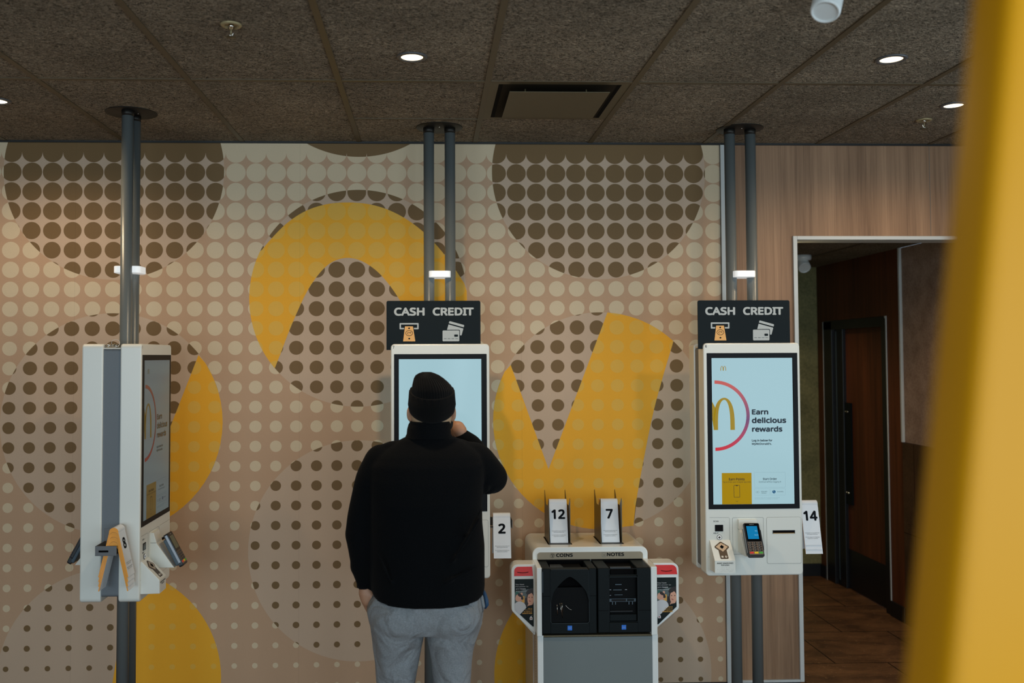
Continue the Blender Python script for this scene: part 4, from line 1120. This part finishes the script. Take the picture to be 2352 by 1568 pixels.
for (xa, ya), (xb, yb), (xc, yc) in (((918, 1440), (910, 1560), (908, 1830)), ((1040, 1440), (1034, 1560), (1034, 1830))):
    chain(b, [(mp(xa, ya), .085), (mp(xb, yb), .062), (mp(xc, yc-120), .048), (mp(xc, yc), .040)], K)
    b.ball(mp(xc, yc+28)+Vector((0, .06, 0)), .045, K, (.9, 2.3, .7))
# left hand going into the pocket
wl = mp(840, 1348); kn = mp(846, 1378, YM+.005)
chain(b, [(wl, .026), (mp(841, 1360), .029), (mp(845, 1376), .027)], K)
for k, (dx, dy, l) in enumerate(((-.018, -.012, .066), (-.008, .004, .074), (.006, .014, .070), (.018, .020, .058))):
    p0 = kn+Vector((dx*.9, dy, 0)); p1 = p0+Vector((.012, .012, -l*.5)); p2 = p1+Vector((.014, .014, -l*.42))
    chain(b, [(p0, .0098), (p1, .0090), (p2, .0078)], K, 12)
chain(b, [(mp(850, 1362, YM-.015), .013), (mp(858, 1376, YM-.025), .0115), (mp(862, 1388, YM-.022), .0095)], K, 12)
# right hand: loose fist raised to the jaw, back of the hand to the camera
pw = mp(1060, 999, 3.79); pk = [mp(1046, 972, 3.80), mp(1054, 974, 3.785), mp(1061, 979, 3.782), mp(1066, 985, 3.79)]
chain(b, [(pw, .027), (mp(1056, 990, 3.785), .029), (mp(1052, 982, 3.79), .028)], K)
for k, p in enumerate(pk):
    chain(b, [(mp(1057+k*1.2, 991, 3.785), .011), (p, .0112)], K, 12)
    q1 = p+Vector((-.022, .026, .008-.004*k)); q2 = q1+Vector((-.020, .008, -.020)); q3 = q2+Vector((.004, -.012, -.014))
    chain(b, [(p, .0108), (q1, .0096), (q2, .0088), (q3, .0080)], K, 12)
chain(b, [(mp(1049, 994, 3.79), .014), (mp(1041, 986, 3.80), .0125), (mp(1034, 979, 3.81), .0105), (mp(1030, 974, 3.82), .009)], K, 12)
man = b.obj('person', label='stocky man in black beanie, black fleece and grey joggers facing the middle kiosk', category='person')
remesh(man, .0055, 4)
# buzz-cut hair at the nape
h = MB(); h.ball((hx, HYc+.004, 1.550), .0935, 'hair_buzz', (.845, .955, .95)); ho = h.obj('buzz_cut_hair', man)
bmh = bmesh.new(); bmh.from_mesh(ho.data); bmesh.ops.bisect_plane(bmh, geom=bmh.verts[:]+bmh.edges[:]+bmh.faces[:], plane_co=(hx, HYc+.01, 1.56), plane_no=(0, 1, .1), clear_outer=True); bmh.to_mesh(ho.data); bmh.free()
h = MB(); h.ball((hx, HYc+.042, 1.505), .078, 'beard', (.98, .92, .62)); ho = h.obj('beard', man)
for s_ in (-1, 1):
    h = MB(); h.ball((hx+s_*.070, HYc+.030, 1.520), .022, 'beard', (.62, 1, 1.4)); h.obj('sideburn', man)
# fleece
f = MB(); K = 'fleece'
rows_loft(f, [(1354, 857, 1111, .180, .0, .028), (1340, 853, 1113, .184, .0, .024), (1300, 850, 1113, .186, .01, .012), (1250, 848, 1113, .186, .015), (1200, 848, 1108, .178, .01), (1150, 849, 1107, .165, 0), (1100, 848, 1110, .150, -.005), (1065, 850, 1112, .138, -.005), (1042, 866, 1106, .118, -.005), (1028, 886, 1092, .098, -.005), (1015, 908, 1070, .082, 0), (1003, 930, 1044, .074, 0)], K, 56, 2.5)
chain(f, [(mp(876, 1060), .066), (mp(856, 1100), .066), (mp(843, 1145), .061), (mp(833, 1190), .0595), (mp(830, 1218), .059), (mp(829, 1225), .0605), (mp(832, 1250), .056), (mp(835, 1290), .0495), (mp(834, 1302), .0490), (mp(836, 1316), .0405), (mp(838, 1330), .036), (mp(839, 1342), .0305)], K)
chain(f, [(mp(1066, 1058), .074), (mp(1092, 1058, 3.57), .072), (mp(1112, 1078, 3.60), .067), (mp(1128, 1095, 3.65), .0635), (mp(1130, 1098, 3.67), .062), (mp(1106, 1062, 3.74), .052), (mp(1084, 1022, 3.78), .0425), (mp(1064, 1006, 3.79), .0365)], K)
f.ball(mp(1120, 1112, 3.62), .040, K); f.ball(mp(1112, 1120, 3.57), .022, K); f.ball(mp(814, 1299), .018, K); f.ball(mp(804, 1220), .012, K, (1, 1, .8))
f.ball(mp(912, 1026), .04, K, (1.5, 1, .6)); f.ball(mp(1040, 1022), .045, K, (1.5, 1, .6))
# back-shoulder drape and a few soft folds
for (xa, ya, xb, yb, r, dy) in ((1106, 1168, 1070, 1236, .009, -.154), (1102, 1190, 1040, 1290, .009, -.173), (1098, 1300, 1010, 1345, .008, -.177), (868, 1270, 900, 1340, .007, -.168)):
    chain(f, [(mp(xa, ya, YM+dy), r*.6), (mp((xa+xb)/2, (ya+yb)/2, YM+dy-.004), r), (mp(xb, yb, YM+dy), r*.6)], K, 10)
fo = f.obj('fleece_jacket', man, label='plain black fleece jacket'); remesh(fo, .0065, 9)
# collar, open ring
c = MB(); K = 'fleece'
rg = []
for (py, xl, xr, ry) in ((1004, 930, 1040, .092), (996, 934, 1036, .091), (985, 935, 1035, .091), (974, 938, 1034.5, .090), (966, 943, 1034, .086)):
    a, d_ = mp(xl, py), mp(xr, py); rg.append(ell(((a.x+d_.x)/2, YM+.002, (a.z+d_.z)/2), (d_.x-a.x)/2, ry, 48, 2.2))
ri = [[(((p[0]-hx+.003)*.90)+hx-.003, (p[1]-YM)*.90+YM, p[2]-.002) for p in r] for r in reversed(rg)]
c.loft(rg+ri, K, caps=False); c.obj('collar', man, label='stand-up black collar')
c = MB()
for t0, t1 in (((839, 1330), (839.5, 1347)),):
    a, d_ = mp(*t0), mp(*t1); c.cyl(a, d_, .0335, 'fleece', .0325); 
c.obj('sleeve_cuff', man)
# beanie
def beanie():
    cx_ = lambda xl, xr, py: ((mp(xl, py).x+mp(xr, py).x)/2, (mp(xr, py).x-mp(xl, py).x)/2, mp(xl, py).z)
    n = 240
    m = MB(); rings = []
    data = [(925, 946, 1039), (912, 946.5, 1039.5), (902, 947, 1039.5), (895, 947, 1039), (886, 947, 1036), (877, 949, 1027.5), (869, 951, 1018), (862, 955, 1008), (857.5, 962, 998), (854.8, 970, 990)]
    for i, (py, xl, xr) in enumerate(data):
        x, r, z = cx_(xl, xr, py)
        ry = r*1.18 if i < 5 else r*1.12
        y = HYc-.004-.006*i/4; t = max(0, 1-i/6)
        rg_ = []
        for j in range(n):
            a = 2*pi*j/n; k = 1+.012*cos(46*a)*(1 if i < 8 else .5)
            rg_.append((x+r*cos(a)*k, y+ry*sin(a)*k, z+.022*sin(a)*t+.0015*cos(46*a)*(1-t)))
        rings.append(rg_)
    x, r, z = cx_(976, 984, 854); rings.append([(x+.004*cos(2*pi*j/n), HYc-.02+.004*sin(2*pi*j/n), z+.0005) for j in range(n)])
    m.loft(rings, 'knit', caps=True); m.obj('beanie_crown', bn)
    m = MB(); rings = []
    # cuff: lower at the nape
    prof = [(0, .0, -.006), (.0, .06, -.001), (.0, .35, .0032), (.0, .65, .001), (0, .93, -.0005), (0, 1.0, -.002), (0, 1.012, -.0045), (0, 1.0, -.010)]
    X0, R0, _ = cx_(938.5, 1045.5, 925)
    for (_, t, dr) in prof:
        rg_ = []
        for j in range(n):
            a = 2*pi*j/n; s_ = sin(a); k = .0011*cos(80*a)
            zt = 1.639+.030*s_; zb = 1.556+.034*s_+.006*(1-abs(s_))
            r = R0-.0015+dr+k-.002*(1-t)*(s_ < 0)*(-s_)*2
            rg_.append((X0+r*cos(a), HYc-.002+(r*1.16)*s_, zb+(zt-zb)*t))
        rings.append(rg_)
    m.loft(rings, 'knit', caps=False)
    m.tube([Vector(p)+Vector((0, 0, .0004)) for p in rings[-3][::4]], .0011, 'knit_edge_lit', 6, closed=True); m.obj('beanie_cuff', bn)
bn = MB(); bn.ball((hx, HYc-.002, 1.625), .074, 'knit', (.95, 1.1, .6)); bn = bn.obj('beanie', man, label='black ribbed knitted beanie')
beanie()
# joggers
t = MB(); K = 'sweat'
rows_loft(t, [(1442, 860, 1098, .118, .0), (1432, 850, 1105, .132, .0), (1415, 846, 1109, .145, .0), (1395, 842, 1111, .152, .0), (1375, 848, 1107, .158, .0), (1350, 862, 1100, .150, 0), (1325, 866, 1098, .14, 0)], K, 56, 2.5)
def leg(rows):
    rg_ = []
    for (py, xl, xr, ry, yo) in rows:
        a, d_ = mp(xl, py), mp(xr, py); rg_.append(ell(((a.x+d_.x)/2, YM+yo, a.z), (d_.x-a.x)/2, ry, 40, 2.3))
    t.loft(rg_, K)
t.ball(mp(922, 1414, YM-.065), .112, K, (.94, .88, .80)); t.ball(mp(1040, 1414, YM-.065), .112, K, (.94, .88, .80))
leg([(1425, 850, 972, .125, -.005), (1450, 853, 974.5, .122, -.006), (1464, 855, 973.5, .118, -.006), (1476, 856, 970.5, .114, -.005), (1490, 857.5, 967.5, .110, -.004), (1514, 861, 963.5, .104, 0), (1545, 863, 957.5, .100, 0), (1575, 865, 952.5, .096, .0), (1640, 868, 948, .092, .0), (1720, 872, 946, .085, -.01), (1790, 876, 944, .078, -.015), (1830, 884, 938, .055, -.01), (1845, 888, 936, .05, -.01)])
leg([(1425, 983, 1108, .125, -.005), (1450, 980.5, 1099, .122, -.006), (1464, 981.5, 1094, .118, -.006), (1476, 983.5, 1090, .114, -.005), (1490, 986, 1087, .110, -.004), (1514, 990, 1084, .104, 0), (1545, 993, 1082, .100, 0), (1575, 995.5, 1080, .096, 0), (1640, 998, 1076, .092, 0), (1720, 1000, 1074, .085, -.01), (1790, 1002, 1071, .078, -.015), (1830, 1008, 1064, .055, -.01), (1845, 1010, 1062, .05, -.01)])
to = t.obj('joggers', man, label='heather grey jogging trousers'); remesh(to, .0055, 7)
st = MB(); st.tube([mp(978+i*.1, 1392+i*5, YM-.158+.0005*i*i*.6) for i in range(9)], .0015, 'sweat', 6); st.obj('rear_seam', man)
for xc in (908, 1034):
    s = MB(); p = mp(xc, 1870); s.ball((p.x, YM+.07, .055), .05, 'shoe', (.95, 2.7, 1.05)); s.box(p.x-.048, p.x+.048, YM-.06, YM+.21, 0, .03, 'shoe', .012); s.obj('shoe', man)
# pocket flaps
pk_ = MB()
pk_.tube([mp(1100, 1352, YM-.03), mp(1107, 1372, YM-.05), mp(1110.5, 1392, YM-.05), mp(1108, 1405, YM-.05)], [.004, .006, .006, .003], 'sweat', 10)
pk_.obj('pocket_edge', man)
bs = MB(); bs.tube([mp(1106, 1350, YM+.02), mp(1112, 1362, YM+.0), mp(1116, 1378, YM-.01), mp(1117, 1388, YM-.01), mp(1113.5, 1397, YM-.01)], [.006, .008, .010, .010, .005], 'pocket_blue', 12)
bs.tube([mp(1104, 1352, YM-.02), mp(1109, 1370, YM-.03), mp(1112, 1386, YM-.03)], [.003, .004, .003], 'void', 8)
bs.obj('pocket_strap', label="blue strap hanging out of the man's right pocket", category='strap')

# ------------------------------------------------------------------ light
w = bpy.data.worlds.new('world'); SC.world = w; w.use_nodes = True
w.node_tree.nodes['Background'].inputs[0].default_value = (.62, .8, 1, 1); w.node_tree.nodes['Background'].inputs[1].default_value = .6
def area(name, loc, rot, sx, sy, e, col):
    l = bpy.data.lights.new(name, 'AREA'); l.shape = 'RECTANGLE'; l.size = sx; l.size_y = sy; l.energy = e; l.color = col
    o = bpy.data.objects.new(name, l); COL.objects.link(o); o.location = loc; o.rotation_euler = rot
for x0, x1, e in ((-4.0, -.55, 128), (.32, 3.4, 116)):
    area('window_daylight', ((x0+x1)/2, -3.05, 1.6), (radians(90), 0, 0), x1-x0, 2.1, e*.93, (.74, .90, 1))
for i, (y, l) in enumerate(((-.5, 4.0), (2.6, 1.5))):
    area('side_window_daylight', (3.55, y, 1.65), (radians(90), 0, radians(90)), l, 1.85, 34 if i == 0 else 16, (.74, .90, 1))
try:
    SC.cycles.use_denoising = True; SC.cycles.max_bounces = 8; SC.cycles.caustics_reflective = False; SC.cycles.caustics_refractive = False
    SC.cycles.sample_clamp_indirect = 4
except Exception: pass
